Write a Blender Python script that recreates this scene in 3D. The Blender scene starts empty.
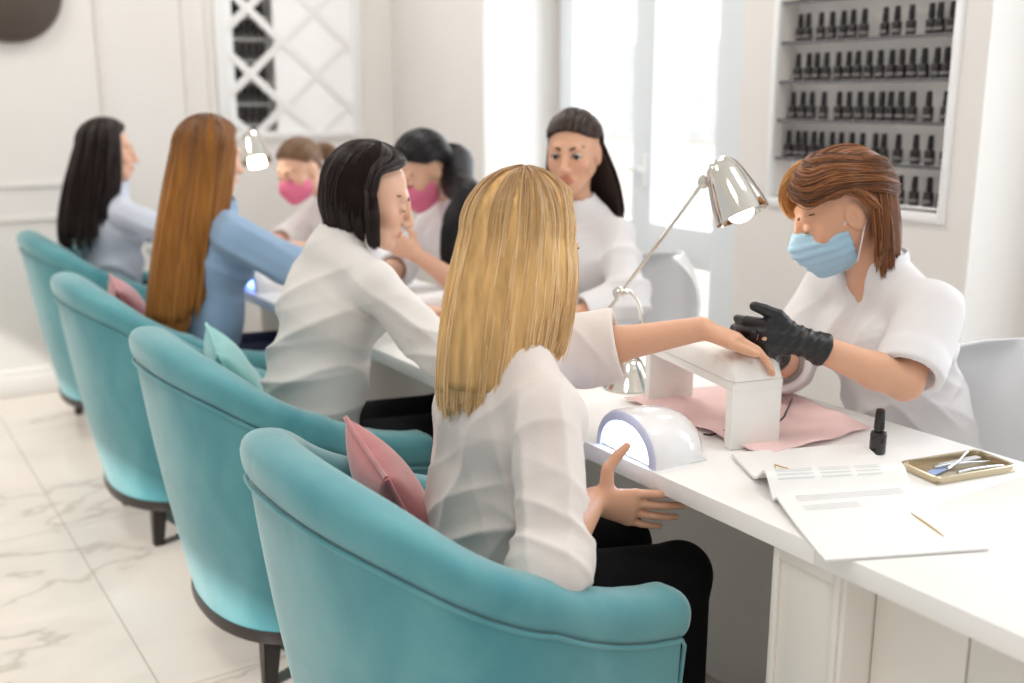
import bpy, bmesh, math, random
import numpy as np
from mathutils import Vector, Matrix

# ------------------------------------------------------------------ camera, world, light, exposure
C = bpy.context.scene.collection
scn = bpy.context.scene
random.seed(7)
RNG = np.random.default_rng(7)

PITCH, YAW, CAM_H = math.radians(13.1), math.radians(33.1), 1.42
cam_data = bpy.data.cameras.new('camera')
cam_data.sensor_width = 36.0
cam_data.lens = 1048.0 / 1024.0 * 36.0
cam_data.clip_start = 0.05
cam_data.dof.use_dof = True
cam_data.dof.focus_distance = 1.95
cam_data.dof.aperture_fstop = 2.0
cam = bpy.data.objects.new('camera', cam_data)
cam.location = (0, 0, CAM_H)
cam.rotation_euler = (math.pi / 2 - PITCH, 0, -YAW)
C.objects.link(cam)
scn.camera = cam

scn.view_settings.view_transform = 'Standard'
scn.view_settings.look = 'None'
scn.view_settings.gamma = 1.0
scn.view_settings.use_curve_mapping = False
scn.view_settings.exposure = 0.12
scn.cycles.use_denoising = True
scn.cycles.max_bounces = 10
scn.cycles.diffuse_bounces = 6

world = bpy.data.worlds.new('world')
scn.world = world
world.use_nodes = True
wb = world.node_tree.nodes['Background']
wb.inputs['Color'].default_value = (1.0, 0.99, 0.98, 1)
wb.inputs['Strength'].default_value = 0.60

def area_light(name, loc, rot, sx, sy, power, col):
    l = bpy.data.lights.new(name, 'AREA')
    l.shape = 'RECTANGLE'; l.size = sx; l.size_y = sy
    l.energy = power; l.color = col
    o = bpy.data.objects.new(name, l)
    o.location = loc; o.rotation_euler = rot
    C.objects.link(o)
    return o

# daylight through the two windows in the right-hand wall, ceiling lamps over the row of tables
area_light('window_daylight', (3.75, 3.75, 1.5), (0, math.radians(90), 0), 2.6, 1.6, 80, (0.88, 0.95, 1.0))
area_light('window_daylight', (3.9, 0.7, 1.7), (0, math.radians(90), 0), 2.4, 1.8, 68, (0.86, 0.94, 1.0))
for ly in (0.9, 2.7, 4.5):
    for lx in (0.1, 1.9):
        area_light('ceiling_lamp', (lx, ly, 2.86), (0, 0, 0), 0.5, 0.5, 9, (1.0, 0.965, 0.92))

# ------------------------------------------------------------------ helpers
def lin(c):
    return tuple(((v / 255) / 12.92 if v / 255 <= 0.04045 else ((v / 255 + 0.055) / 1.055) ** 2.4) for v in c)

def mat(name, rgb, rough=0.5, metal=0.0, spec=0.5, sheen=0.0, noise=0.0, nscale=8.0, bump=0.0, bscale=60.0,
        sss=0.0, coat=0.0, trans=0.0, stretch=(1, 1, 1)):
    m = bpy.data.materials.new(name); m.use_nodes = True
    nt = m.node_tree; b = nt.nodes['Principled BSDF']
    c = lin(rgb)
    b.inputs['Base Color'].default_value = (*c, 1)
    b.inputs['Roughness'].default_value = rough
    b.inputs['Metallic'].default_value = metal
    b.inputs['Specular IOR Level'].default_value = spec
    b.inputs['Sheen Weight'].default_value = sheen
    b.inputs['Coat Weight'].default_value = coat
    b.inputs['Transmission Weight'].default_value = trans
    if sss:
        b.inputs['Subsurface Weight'].default_value = sss
        b.inputs['Subsurface Radius'].default_value = (0.012, 0.005, 0.003)
        b.inputs['Subsurface Scale'].default_value = 0.6
    if noise or bump:
        tc = nt.nodes.new('ShaderNodeTexCoord')
        mp = nt.nodes.new('ShaderNodeMapping'); mp.inputs['Scale'].default_value = stretch
        nt.links.new(tc.outputs['Object'], mp.inputs['Vector'])
    if noise:
        n = nt.nodes.new('ShaderNodeTexNoise'); n.inputs['Scale'].default_value = nscale; n.inputs['Detail'].default_value = 4
        nt.links.new(mp.outputs['Vector'], n.inputs['Vector'])
        r = nt.nodes.new('ShaderNodeValToRGB')
        r.color_ramp.elements[0].position = 0.3; r.color_ramp.elements[1].position = 0.7
        lo = tuple(max(0, v * (1 - noise)) for v in c); hi = tuple(min(1, v * (1 + noise)) for v in c)
        r.color_ramp.elements[0].color = (*lo, 1); r.color_ramp.elements[1].color = (*hi, 1)
        nt.links.new(n.outputs['Fac'], r.inputs['Fac']); nt.links.new(r.outputs['Color'], b.inputs['Base Color'])
    if bump:
        n2 = nt.nodes.new('ShaderNodeTexNoise'); n2.inputs['Scale'].default_value = bscale; n2.inputs['Detail'].default_value = 3
        nt.links.new(mp.outputs['Vector'], n2.inputs['Vector'])
        bp = nt.nodes.new('ShaderNodeBump'); bp.inputs['Strength'].default_value = bump; bp.inputs['Distance'].default_value = 0.004
        nt.links.new(n2.outputs['Fac'], bp.inputs['Height']); nt.links.new(bp.outputs['Normal'], b.inputs['Normal'])
    return m

def emit_mat(name, rgb, strength):
    m = bpy.data.materials.new(name); m.use_nodes = True
    nt = m.node_tree; b = nt.nodes['Principled BSDF']
    b.inputs['Base Color'].default_value = (*lin(rgb), 1)
    b.inputs['Emission Color'].default_value = (*lin(rgb), 1)
    b.inputs['Emission Strength'].default_value = strength
    return m

def fabric(name, rgb, translucent=0.25, bump=0.25, rough=0.8, bscale=350):
    m = mat(name, rgb, rough=rough, spec=0.2, sheen=0.15, bump=bump, bscale=bscale)
    nt = m.node_tree; b = nt.nodes['Principled BSDF']
    if translucent:
        t = nt.nodes.new('ShaderNodeBsdfTranslucent'); t.inputs['Color'].default_value = (*lin(rgb), 1)
        mx = nt.nodes.new('ShaderNodeMixShader'); mx.inputs['Fac'].default_value = translucent
        out = nt.nodes['Material Output']
        nt.links.new(b.outputs[0], mx.inputs[1]); nt.links.new(t.outputs[0], mx.inputs[2]); nt.links.new(mx.outputs[0], out.inputs[0])
    return m

def link_mesh(name, verts, faces, m, parent=None, smooth=True, auto=None):
    me = bpy.data.meshes.new(name)
    if isinstance(verts, np.ndarray): verts = verts.tolist()
    if isinstance(faces, np.ndarray): faces = faces.tolist()
    me.from_pydata(verts, [], faces); me.update()
    return link_me(name, me, m, parent, smooth, auto)

def link_me(name, me, m, parent=None, smooth=True, auto=None):
    me.name = name
    for x in (m if isinstance(m, (list, tuple)) else [m]): me.materials.append(x)
    if smooth:
        me.polygons.foreach_set('use_smooth', [True] * len(me.polygons))
        if auto is not None: me.set_sharp_from_angle(angle=math.radians(auto))
    o = bpy.data.objects.new(name, me); C.objects.link(o)
    if parent is not None: o.parent = parent
    return o

def bm_obj(name, bm, m, parent=None, smooth=True, auto=35, flip=False):
    bmesh.ops.recalc_face_normals(bm, faces=bm.faces)
    me = bpy.data.meshes.new(name); bm.to_mesh(me); bm.free()
    return link_me(name, me, m, parent, smooth, auto)

def tag(o, label, cat, group=None, kind=None):
    if label: o['label'] = label
    if cat: o['category'] = cat
    if group: o['group'] = group
    if kind: o['kind'] = kind
    return o

def thing(name, label, cat, loc=(0, 0, 0), rz=0.0, group=None):
    o = bpy.data.objects.new(name, None); C.objects.link(o)
    o.empty_display_size = 0.05
    o.location = loc; o.rotation_euler = (0, 0, rz)
    return tag(o, label, cat, group)

def struct(o):
    o['kind'] = 'structure'; return o

def copy_tree(o, parent=None, loc=None, rz=None):
    c = o.copy(); C.objects.link(c)
    if parent is not None: c.parent = parent
    for ch in list(o.children): copy_tree(ch, c)
    if loc is not None: c.location = loc
    if rz is not None: c.rotation_euler = (0, 0, rz)
    return c

def add_box(bm, lo, hi, bevel=0.0, seg=2, M=None):
    lo = Vector(lo); hi = Vector(hi); c = (lo + hi) / 2; s = hi - lo
    g = bmesh.ops.create_cube(bm, size=1.0, matrix=Matrix.Translation(c) @ Matrix.Diagonal((s.x, s.y, s.z, 1)))
    vs = g['verts']
    if bevel:
        es = list({e for v in vs for e in v.link_edges})
        r = bmesh.ops.bevel(bm, geom=es, offset=bevel, segments=seg, profile=0.5, affect='EDGES')
        vs = list({v for f in r['faces'] for v in f.verts} | {v for v in vs if v.is_valid})
    if M is not None: bmesh.ops.transform(bm, matrix=M, verts=vs)
    return vs

def box_obj(name, lo, hi, m, parent=None, bevel=0.0, seg=2):
    bm = bmesh.new(); add_box(bm, lo, hi, bevel, seg)
    return bm_obj(name, bm, m, parent)

def add_lathe(bm, prof, n=32, M=None, cap=True):
    rings = []
    for r, z in prof:
        rings.append([bm.verts.new((r * math.cos(2 * math.pi * i / n), r * math.sin(2 * math.pi * i / n), z)) for i in range(n)])
    for a, b in zip(rings, rings[1:]):
        for i in range(n): bm.faces.new((a[i], a[(i + 1) % n], b[(i + 1) % n], b[i]))
    if cap:
        bm.faces.new(rings[0][::-1]); bm.faces.new(rings[-1])
    if M is not None: bmesh.ops.transform(bm, matrix=M, verts=[v for r in rings for v in r])

def lathe_obj(name, prof, m, parent=None, n=32, M=None, cap=True, auto=40):
    bm = bmesh.new(); add_lathe(bm, prof, n, M, cap)
    return bm_obj(name, bm, m, parent, auto=auto)

def add_tube(bm, pts, rad, n=10, cap=True):
    pts = [Vector(p) for p in pts]
    rads = rad if isinstance(rad, (list, tuple)) else [rad] * len(pts)
    rings = []; up = None
    for i, p in enumerate(pts):
        t = (pts[min(i + 1, len(pts) - 1)] - pts[max(i - 1, 0)]).normalized()
        if up is None:
            up = Vector((0, 0, 1)) if abs(t.z) < 0.9 else Vector((1, 0, 0))
        s = t.cross(up).normalized(); up = s.cross(t).normalized()
        rings.append([bm.verts.new(p + (s * math.cos(2 * math.pi * k / n) + up * math.sin(2 * math.pi * k / n)) * rads[i]) for k in range(n)])
    for a, b in zip(rings, rings[1:]):
        for k in range(n): bm.faces.new((a[k], a[(k + 1) % n], b[(k + 1) % n], b[k]))
    if cap:
        bm.faces.new(rings[0][::-1]); bm.faces.new(rings[-1])

def tube_obj(name, pts, rad, m, parent=None, n=10):
    bm = bmesh.new(); add_tube(bm, pts, rad, n)
    return bm_obj(name, bm, m, parent, auto=60)

def bez(p0, p1, p2, p3, n=16):
    t = np.linspace(0, 1, n)[:, None]
    p0, p1, p2, p3 = map(np.array, (p0, p1, p2, p3))
    return ((1 - t) ** 3 * p0 + 3 * (1 - t) ** 2 * t * p1 + 3 * (1 - t) * t ** 2 * p2 + t ** 3 * p3).tolist()

def catmull(P, n=8):
    P = [np.array(p, float) for p in P]; P = [2 * P[0] - P[1]] + P + [2 * P[-1] - P[-2]]
    out = []
    for i in range(1, len(P) - 2):
        for t in np.linspace(0, 1, n, endpoint=False):
            a, b, c, d = P[i - 1:i + 3]
            out.append(0.5 * (2 * b + (c - a) * t + (2 * a - 5 * b + 4 * c - d) * t * t + (3 * b - a - 3 * c + d) * t ** 3))
    out.append(P[-2])
    return [o.tolist() for o in out]

# ------------------------------------------------------------------ the room
M_wall = mat('warm_white_paint', (229, 225, 221), rough=0.6, spec=0.3, noise=0.015, nscale=2)
M_white = mat('white_lacquer', (238, 238, 238), rough=0.35)
M_frame = mat('white_window_frame', (228, 234, 238), rough=0.4)
M_ceil = mat('white_ceiling', (238, 238, 236), rough=0.8)

def marble():
    m = bpy.data.materials.new('white_marble_tile'); m.use_nodes = True
    nt = m.node_tree; b = nt.nodes['Principled BSDF']; L = nt.links
    tc = nt.nodes.new('ShaderNodeTexCoord')
    def N(t, **k):
        n = nt.nodes.new(t)
        for a, v in k.items(): n.inputs[a].default_value = v
        return n
    mp = N('ShaderNodeMapping'); mp.inputs['Rotation'].default_value = (0, 0, 0.5); mp.inputs['Scale'].default_value = (1.0, 1.7, 1)
    L.new(tc.outputs['Object'], mp.inputs['Vector'])
    warp = N('ShaderNodeTexNoise', Scale=1.0, Detail=6.0, Roughness=0.6); L.new(mp.outputs[0], warp.inputs['Vector'])
    mix = nt.nodes.new('ShaderNodeMix'); mix.data_type = 'VECTOR'; mix.inputs['Factor'].default_value = 0.42
    L.new(mp.outputs[0], mix.inputs[4]); L.new(warp.outputs['Color'], mix.inputs[5])
    vein = N('ShaderNodeTexNoise', Scale=1.5, Detail=3.5, Roughness=0.55); L.new(mix.outputs[1], vein.inputs['Vector'])
    s = nt.nodes.new('ShaderNodeMath'); s.operation = 'SUBTRACT'; s.inputs[1].default_value = 0.5; L.new(vein.outputs['Fac'], s.inputs[0])
    a = nt.nodes.new('ShaderNodeMath'); a.operation = 'ABSOLUTE'; L.new(s.outputs[0], a.inputs[0])
    r = nt.nodes.new('ShaderNodeValToRGB')
    r.color_ramp.elements[0].position = 0.0; r.color_ramp.elements[0].color = (*lin((172, 163, 154)), 1)
    r.color_ramp.elements[1].position = 0.012; r.color_ramp.elements[1].color = (*lin((192, 184, 176)), 1)
    e = r.color_ramp.elements.new(0.07); e.color = (*lin((199, 191, 183)), 1)
    L.new(a.outputs[0], r.inputs['Fac'])
    # tile joints every 0.6 m across the row and 0.6 m along it
    sep = nt.nodes.new('ShaderNodeSeparateXYZ'); L.new(tc.outputs['Object'], sep.inputs[0])
    def joint(out, size, off):
        ad = nt.nodes.new('ShaderNodeMath'); ad.operation = 'ADD'; ad.inputs[1].default_value = off; L.new(out, ad.inputs[0])
        md = nt.nodes.new('ShaderNodeMath'); md.operation = 'PINGPONG'; md.inputs[1].default_value = size / 2; L.new(ad.outputs[0], md.inputs[0])
        lt = nt.nodes.new('ShaderNodeMath'); lt.operation = 'LESS_THAN'; lt.inputs[1].default_value = 0.002; L.new(md.outputs[0], lt.inputs[0])
        return lt
    jx = joint(sep.outputs['X'], 0.6, TILE[0]); jy = joint(sep.outputs['Y'], 1.2, TILE[1])
    mx = nt.nodes.new('ShaderNodeMath'); mx.operation = 'MAXIMUM'; L.new(jx.outputs[0], mx.inputs[0]); L.new(jy.outputs[0], mx.inputs[1])
    cm = nt.nodes.new('ShaderNodeMix'); cm.data_type = 'RGBA'
    L.new(mx.outputs[0], cm.inputs['Factor']); L.new(r.outputs['Color'], cm.inputs[6]); cm.inputs[7].default_value = (*lin((158, 149, 140)), 1)
    L.new(cm.outputs[2], b.inputs['Base Color'])
    b.inputs['Roughness'].default_value = 0.16
    return m
TILE = (0.055, 0.0)
M_marble = marble()

struct(box_obj('floor', (-2.6, -1.2, -0.1), (3.4, 5.6, 0), M_marble))
struct(box_obj('ceiling', (-2.6, -1.2, 2.9), (3.4, 5.6, 3.0), M_ceil))

YB = 5.45                         # face of the wall at the far end of the row
XW = 3.2                          # window wall
# far wall: panelled, with an opening for the lattice niche (x 1.84..2.50, z 1.2..2.6)
NX0, NX1, NZ0, NZ1 = 1.78, 2.53, 1.235, 2.6
bm = bmesh.new()
add_box(bm, (-2.6, YB, 0), (NX0, YB + 0.15, 2.9)); add_box(bm, (NX1, YB, 0), (3.4, YB + 0.15, 2.9))
add_box(bm, (NX0, YB, 0), (NX1, YB + 0.15, NZ0)); add_box(bm, (NX0, YB, NZ1), (NX1, YB + 0.15, 2.9))
add_box(bm, (NX0, YB + 0.13, NZ0), (NX1, YB + 0.15, NZ1))
struct(bm_obj('wall_back', bm, M_wall, smooth=False))
# panel mouldings and the chair rail on the far wall
def rail(bm, x0, z0, x1, z1, w=0.022, d=0.014):
    add_box(bm, (min(x0, x1) - w / 2, YB - d, min(z0, z1) - w / 2), (max(x0, x1) + w / 2, YB + 0.002, max(z0, z1) + w / 2), 0.005, 2)
k = 0
for (x0, z0, x1, z1) in ((-2.4, 1.02, 1.19, 1.02), (-2.4, 0.86, 1.19, 0.86)):
    bm = bmesh.new(); rail(bm, x0, z0, x1, z1, 0.03); k += 1
    struct(bm_obj('trim_%d' % k, bm, M_wall))
for x in (1.19, 1.60, 1.72):
    bm = bmesh.new(); rail(bm, x, 1.02 if x < 1.3 else 0.1, x, 2.7); k += 1
    struct(bm_obj('trim_%d' % k, bm, M_wall))
bm = bmesh.new(); add_box(bm, (-2.6, YB - 0.016, 0), (3.2, YB + 0.002, 0.1), 0.004); add_box(bm, (-2.6, YB - 0.01, 0.09), (3.2, YB + 0.002, 0.13), 0.004)
struct(bm_obj('baseboard_back', bm, M_wall))

# right-hand wall: window band with balcony door, two projecting piers
bm = bmesh.new()
add_box(bm, (XW, 4.40, 0), (XW + 0.2, YB + 0.1, 2.9)); add_box(bm, (XW, 1.7, 0), (XW + 0.2, 3.14, 2.9))
add_box(bm, (XW, -1.2, 0), (XW + 0.2, -0.6, 2.9)); add_box(bm, (XW, 1.55, 0), (XW + 0.2, 1.70, 2.9))
add_box(bm, (XW, 3.14, 2.55), (XW + 0.2, 4.40, 2.9)); add_box(bm, (XW, -0.6, 2.6), (XW + 0.2, 1.55, 2.9)); add_box(bm, (XW, -0.6, 0), (XW + 0.2, 1.55, 0.5))
struct(bm_obj('wall_right', bm, M_wall, smooth=False))
PX, PY0, PY1 = 2.75, 1.80, 2.74   # the pier with the polish shelf
NY0, NY1, NSZ0, NSZ1 = 1.905, 2.575, 1.085, 1.93
bm = bmesh.new()
add_box(bm, (PX, PY0, 0), (XW, PY1, NSZ0)); add_box(bm, (PX, PY0, NSZ1), (XW, PY1, 2.9))
add_box(bm, (PX, PY0, NSZ0), (XW, NY0, NSZ1)); add_box(bm, (PX, NY1, NSZ0), (XW, PY1, NSZ1))
add_box(bm, (PX + 0.10, NY0, NSZ0), (XW, NY1, NSZ1))
struct(bm_obj('column', bm, M_wall, smooth=False))
struct(box_obj('column', (PX, 4.47, 0), (XW, YB, 2.9), M_wall, bevel=0.004))

# balcony door: frames, glass, exterior
M_glass = bpy.data.materials.new('window_glass'); M_glass.use_nodes = True
_nt = M_glass.node_tree; _nt.nodes.remove(_nt.nodes['Principled BSDF'])
_t = _nt.nodes.new('ShaderNodeBsdfTransparent'); _g = _nt.nodes.new('ShaderNodeBsdfGlossy'); _g.inputs['Roughness'].default_value = 0.02
_mx = _nt.nodes.new('ShaderNodeMixShader'); _mx.inputs['Fac'].default_value = 0.06
_nt.links.new(_t.outputs[0], _mx.inputs[1]); _nt.links.new(_g.outputs[0], _mx.inputs[2]); _nt.links.new(_mx.outputs[0], _nt.nodes['Material Output'].inputs[0])

w1 = thing('window_1', None, None, (XW, 3.75, 0)); struct(w1)
def wl(lo, hi):   # world box to the window's own coordinates
    return (lo[0] - XW, lo[1] - 3.75, lo[2]), (hi[0] - XW, hi[1] - 3.75, hi[2])
bm = bmesh.new()
for y0, y1 in ((4.31, 4.42), (3.70, 3.84), (3.13, 3.30)):
    add_box(bm, *wl((XW - 0.03, y0, 0.05), (XW + 0.06, y1, 2.55)), 0.006)
for z0, z1 in ((0.05, 0.36), (0.68, 0.86), (2.42, 2.55)):
    add_box(bm, *wl((XW - 0.026, 3.2, z0 + 0.001), (XW + 0.055, 4.4, z1 - 0.001)), 0.006)
o = bm_obj('window_frame', bm, M_frame, w1)
bm = bmesh.new()
for y0, y1 in ((3.84, 4.31), (3.30, 3.70)):
    for z0, z1 in ((0.36, 0.68), (0.86, 2.42)): add_box(bm, *wl((XW + 0.01, y0, z0), (XW + 0.016, y1, z1)))
bm_obj('glass_pane', bm, M_glass, w1, smooth=False)
bm = bmesh.new(); add_box(bm, *wl((XW - 0.05, 3.725, 1.02), (XW - 0.03, 3.75, 1.17)), 0.005); add_box(bm, *wl((XW - 0.075, 3.73, 1.09), (XW - 0.05, 3.83, 1.11)), 0.006)
bm_obj('door_handle', bm, M_white, w1)

w2 = thing('window_2', None, None, (XW, 0.45, 0)); struct(w2)
bm = bmesh.new()
for y0, y1 in ((-1.05, -0.97), (0.0, 0.1), (1.02, 1.1)): add_box(bm, (-0.02, y0, 0.5), (0.06, y1, 2.6), 0.006)
for z0, z1 in ((0.5, 0.6), (2.5, 2.6)): add_box(bm, (-0.018, -1.049, z0 + 0.001), (0.058, 1.099, z1 - 0.001), 0.006)
bm_obj('window_frame', bm, M_frame, w2)
box_obj('glass_pane', (0.01, -1.0, 0.55), (0.016, 1.05, 2.55), M_glass, w2)

# a sunlit pale apartment block across the street
M_fac = mat('sunlit_plaster', (240, 238, 232), rough=0.9)
M_fwin = mat('far_window_glass', (205, 210, 214), rough=0.3)
bl = thing('street_building', 'pale sunlit apartment block seen through the balcony door glass', 'building', (9.0, 9.0, -4))
box_obj('facade', (0, -7, 0), (3, 7, 14), M_fac, bl)
for iy in range(8):
    for iz in range(2, 5):
        y = -6.3 + iy * 1.6; z = 0.9 + iz * 2.0
        f = box_obj('window', (-0.05, y, z), (0.05, y + 0.75, z + 1.25), M_white, bl, 0.01)
        bmw = bmesh.new(); add_box(bmw, (-0.07, y + 0.07, z + 0.07), (-0.04, y + 0.34, z + 1.18)); add_box(bmw, (-0.07, y + 0.41, z + 0.07), (-0.04, y + 0.68, z + 1.18))
        bm_obj('pane', bmw, M_fwin, f, smooth=False)
sun = bpy.data.lights.new('sun', 'SUN'); sun.energy = 4.0; sun.angle = 0.02; sun.color = (1, 0.97, 0.92)
so = bpy.data.objects.new('sun', sun); so.rotation_euler = Vector((0.75, 0.28, -0.6)).to_track_quat('-Z', 'Y').to_euler(); C.objects.link(so)

# round dark disc on the far wall
d = thing('wall_disc', 'large dark brown round disc hanging high on the panelled far wall', 'wall decoration', (0.80, YB - 0.03, 1.90))
Mx = Matrix.Rotation(math.pi / 2, 4, 'X')
lathe_obj('disc', [(0.001, 0.024), (0.212, 0.024), (0.222, 0.018), (0.222, -0.005)], mat('dark_brown_disc', (74, 62, 54), rough=0.5), d, 64, Mx)
lathe_obj('rim', [(0.222, -0.02), (0.236, -0.02), (0.238, 0.012), (0.232, 0.022), (0.224, 0.02), (0.222, 0.01)], mat('brown_rim', (88, 76, 66), rough=0.4), d, 64, Mx)

# lattice front over a mirror-backed niche with a bottle rack
M_mirror = mat('pale_mirror_tile', (248, 249, 250), rough=0.25, metal=0.0)
lat = thing('lattice_panel', 'white diamond lattice panel with pale mirror tiles set in the far wall', 'lattice panel', (NX0, YB, NZ0))
W, Hh = NX1 - NX0, NZ1 - NZ0
bm = bmesh.new()
for lo, hi in (((-0.03, -0.02, -0.03), (0.03, 0.03, Hh + 0.03)), ((W - 0.03, -0.02, -0.03), (W + 0.03, 0.03, Hh + 0.03)), ((-0.029, -0.018, -0.028), (W + 0.029, 0.029, 0.012)), ((-0.029, -0.018, Hh - 0.012), (W + 0.029, 0.029, Hh + 0.028))):
    add_box(bm, lo, hi, 0.005)
bm_obj('frame', bm, M_white, lat)
bm = bmesh.new()
sx, sz = 0.36, 0.325                     # diamond size
def clipline(x0, z0, x1, z1):
    t0, t1 = 0.0, 1.0
    for p, q in ((-(x1 - x0), x0), (x1 - x0, W - x0), (-(z1 - z0), z0), (z1 - z0, Hh - z0)):
        if abs(p) < 1e-9:
            if q < 0: return None
            continue
        r = q / p
        if p < 0: t0 = max(t0, r)
        else: t1 = min(t1, r)
    if t1 - t0 < 0.02: return None
    return (x0 + (x1 - x0) * t0, z0 + (z1 - z0) * t0, x0 + (x1 - x0) * t1, z0 + (z1 - z0) * t1)
for i in range(-8, 12):
    for sgn in (1, -1):
        xa = 0.15 + i * sx
        ln = clipline(xa - 10 * sx / 2 * sgn, 0.305 - 10 * sz / 2, xa + 20 * sx / 2 * sgn, 0.305 + 20 * sz / 2)
        if ln:
            a = Vector((ln[0], 0.0, ln[1])); b = Vector((ln[2], 0.0, ln[3])); dv = b - a
            Mt = Matrix.Translation((a + b) / 2) @ Matrix.Rotation(math.atan2(dv.x, dv.z), 4, 'Y')
            add_box(bm, (-0.02, -0.012 + 0.002 * (sgn > 0), -dv.length / 2), (0.02, 0.010 + 0.0015 * (sgn > 0), dv.length / 2), 0.003, 2, Mt)
bm_obj('lattice', bm, M_white, lat)
MXR = 0.285
bm = bmesh.new(); add_box(bm, (MXR, -0.005, 0.0), (W, 0.03, Hh)); bm_obj('mirror', bm, M_mirror, lat, smooth=False)
box_obj('side_tile', (0.0, -0.005, 0.0), (0.065, 0.03, Hh), M_mirror, lat)

M_black = mat('black_gloss_plastic', (22, 20, 20), rough=0.25)
M_bottle = mat('black_bottle_glass', (30, 24, 24), rough=0.18, coat=0.3)
M_lab = mat('grey_label', (120, 116, 114), rough=0.5)
M_darkshelf = mat('dark_glass_shelf', (96, 96, 98), rough=0.2)
def make_bottle(label, group):
    b = thing('polish_bottle', label, 'bottle', (0, 0, 0), 0, group)
    lathe_obj('bottle', [(0.001, 0), (0.0128, 0), (0.014, 0.002), (0.014, 0.034), (0.0125, 0.039), (0.007, 0.0415), (0.007, 0.044)], M_bottle, b, 20)
    lathe_obj('cap', [(0.0088, 0.0435), (0.0092, 0.046), (0.0078, 0.076), (0.0072, 0.0795), (0.004, 0.081), (0.0005, 0.081)], M_black, b, 16)
    bm = bmesh.new()
    add_lathe(bm, [(0.0142, 0.010), (0.0142, 0.018)], 20, None, False)
    for f in [f for f in bm.faces if f.calc_center_median().x > -0.006]: bm.faces.remove(f)
    bm_obj('label', bm, M_lab, b)
    return b
ps = thing('polish_shelf', 'white wall niche shelf of dark glass boards holding rows of black bottles', 'shelf', (PX, NY0, NSZ0))
box_obj('back_panel', (0.088, 0, 0), (0.099, NY1 - NY0, NSZ1 - NSZ0), mat('grey_white_panel', (236, 233, 230), rough=0.5), ps)
shelf_z = [1.098, 1.222, 1.350, 1.475, 1.602, 1.730]
LEN = NY1 - NY0
for z in shelf_z:
    sb = box_obj('shelf_board', (0.014, 0.001, z - NSZ0 - 0.006), (0.088, LEN - 0.001, z - NSZ0), M_white, ps)
    if z > 1.15: box_obj('edge_strip', (0.008, 0.001, z - NSZ0 - 0.010), (0.014, LEN - 0.001, z - NSZ0 + 0.001), M_darkshelf, sb)
bm = bmesh.new()
for lo, hi in (((-0.012, -0.02, -0.03), (0.01, 0.004, NSZ1 - NSZ0)), ((-0.012, LEN - 0.004, -0.03), (0.01, LEN + 0.02, NSZ1 - NSZ0)), ((-0.0105, -0.019, -0.029), (0.009, LEN + 0.019, 0.001))): add_box(bm, lo, hi, 0.003)
bm_obj('frame', bm, M_white, ps)
rows = {1.098: [0.03, 0.078, 0.126, 0.175, 0.225, 0.30],
        1.222: [0.03, 0.085, 0.14, 0.20, 0.25, 0.285, 0.33, 0.375, 0.42, 0.455, 0.495, 0.535, 0.57, 0.605, 0.64],
        1.350: [0.012, 0.045, 0.10, 0.16, 0.20, 0.235, 0.27, 0.315, 0.36, 0.40, 0.44, 0.50, 0.55, 0.595, 0.635],
        1.475: [0.012, 0.052, 0.092, 0.132, 0.17, 0.21, 0.25, 0.29, 0.33, 0.37, 0.41, 0.45, 0.495, 0.535, 0.58, 0.62],
        1.602: [0.012, 0.05, 0.09, 0.122, 0.185, 0.235, 0.285, 0.36, 0.40, 0.445, 0.49, 0.53, 0.585, 0.625],
        1.730: [0.05, 0.10, 0.16, 0.21, 0.27, 0.32, 0.38, 0.43, 0.5, 0.56, 0.61]}
rown = {1.098: 'lowest', 1.222: 'second lowest', 1.350: 'third lowest', 1.475: 'fourth lowest', 1.602: 'second highest', 1.730: 'top'}
proto = None
def put_bottle(loc, rz, label, group):
    global proto
    if proto is None: proto = make_bottle(label, group); b = proto
    else: b = copy_tree(proto)
    b.location = loc; b.rotation_euler = (0, 0, rz); b['label'] = label; b['group'] = group
    if 'shelf' in label: b.scale = (1.12, 1.12, 1.1)
    return b
for z, ys in rows.items():
    for y in ys:
        put_bottle((PX + 0.045 + RNG.uniform(-0.006, 0.006), NY0 + y, z + 0.0005), RNG.uniform(-0.4, 0.4),
                   'black nail polish bottle standing in the %s row of the wall shelf' % rown[z], 'polish bottles on the %s shelf row' % rown[z])
# bottle rack behind the lattice
rk = thing('bottle_rack', 'narrow rack of dark bottles seen through the white lattice', 'shelf', (NX0 + 0.075, YB + 0.03, NZ0 + 0.012))
box_obj('back_panel', (0, 0.085, 0), (0.20, 0.098, 1.3), mat('grey_rack_back', (150, 145, 142), rough=0.6), rk)
for i in range(9): box_obj('shelf_board', (0, 0.008, 0.025 + i * 0.11), (0.20, 0.085, 0.031 + i * 0.11), M_white, rk, 0.002)
for i in range(9):
    for j in range(5):
        put_bottle((NX0 + 0.10 + j * 0.037, YB + 0.06, NZ0 + 0.0435 + i * 0.11), math.pi / 2, 'tiny dark bottle on the rack behind the lattice panel', 'bottles behind the lattice')

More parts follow.
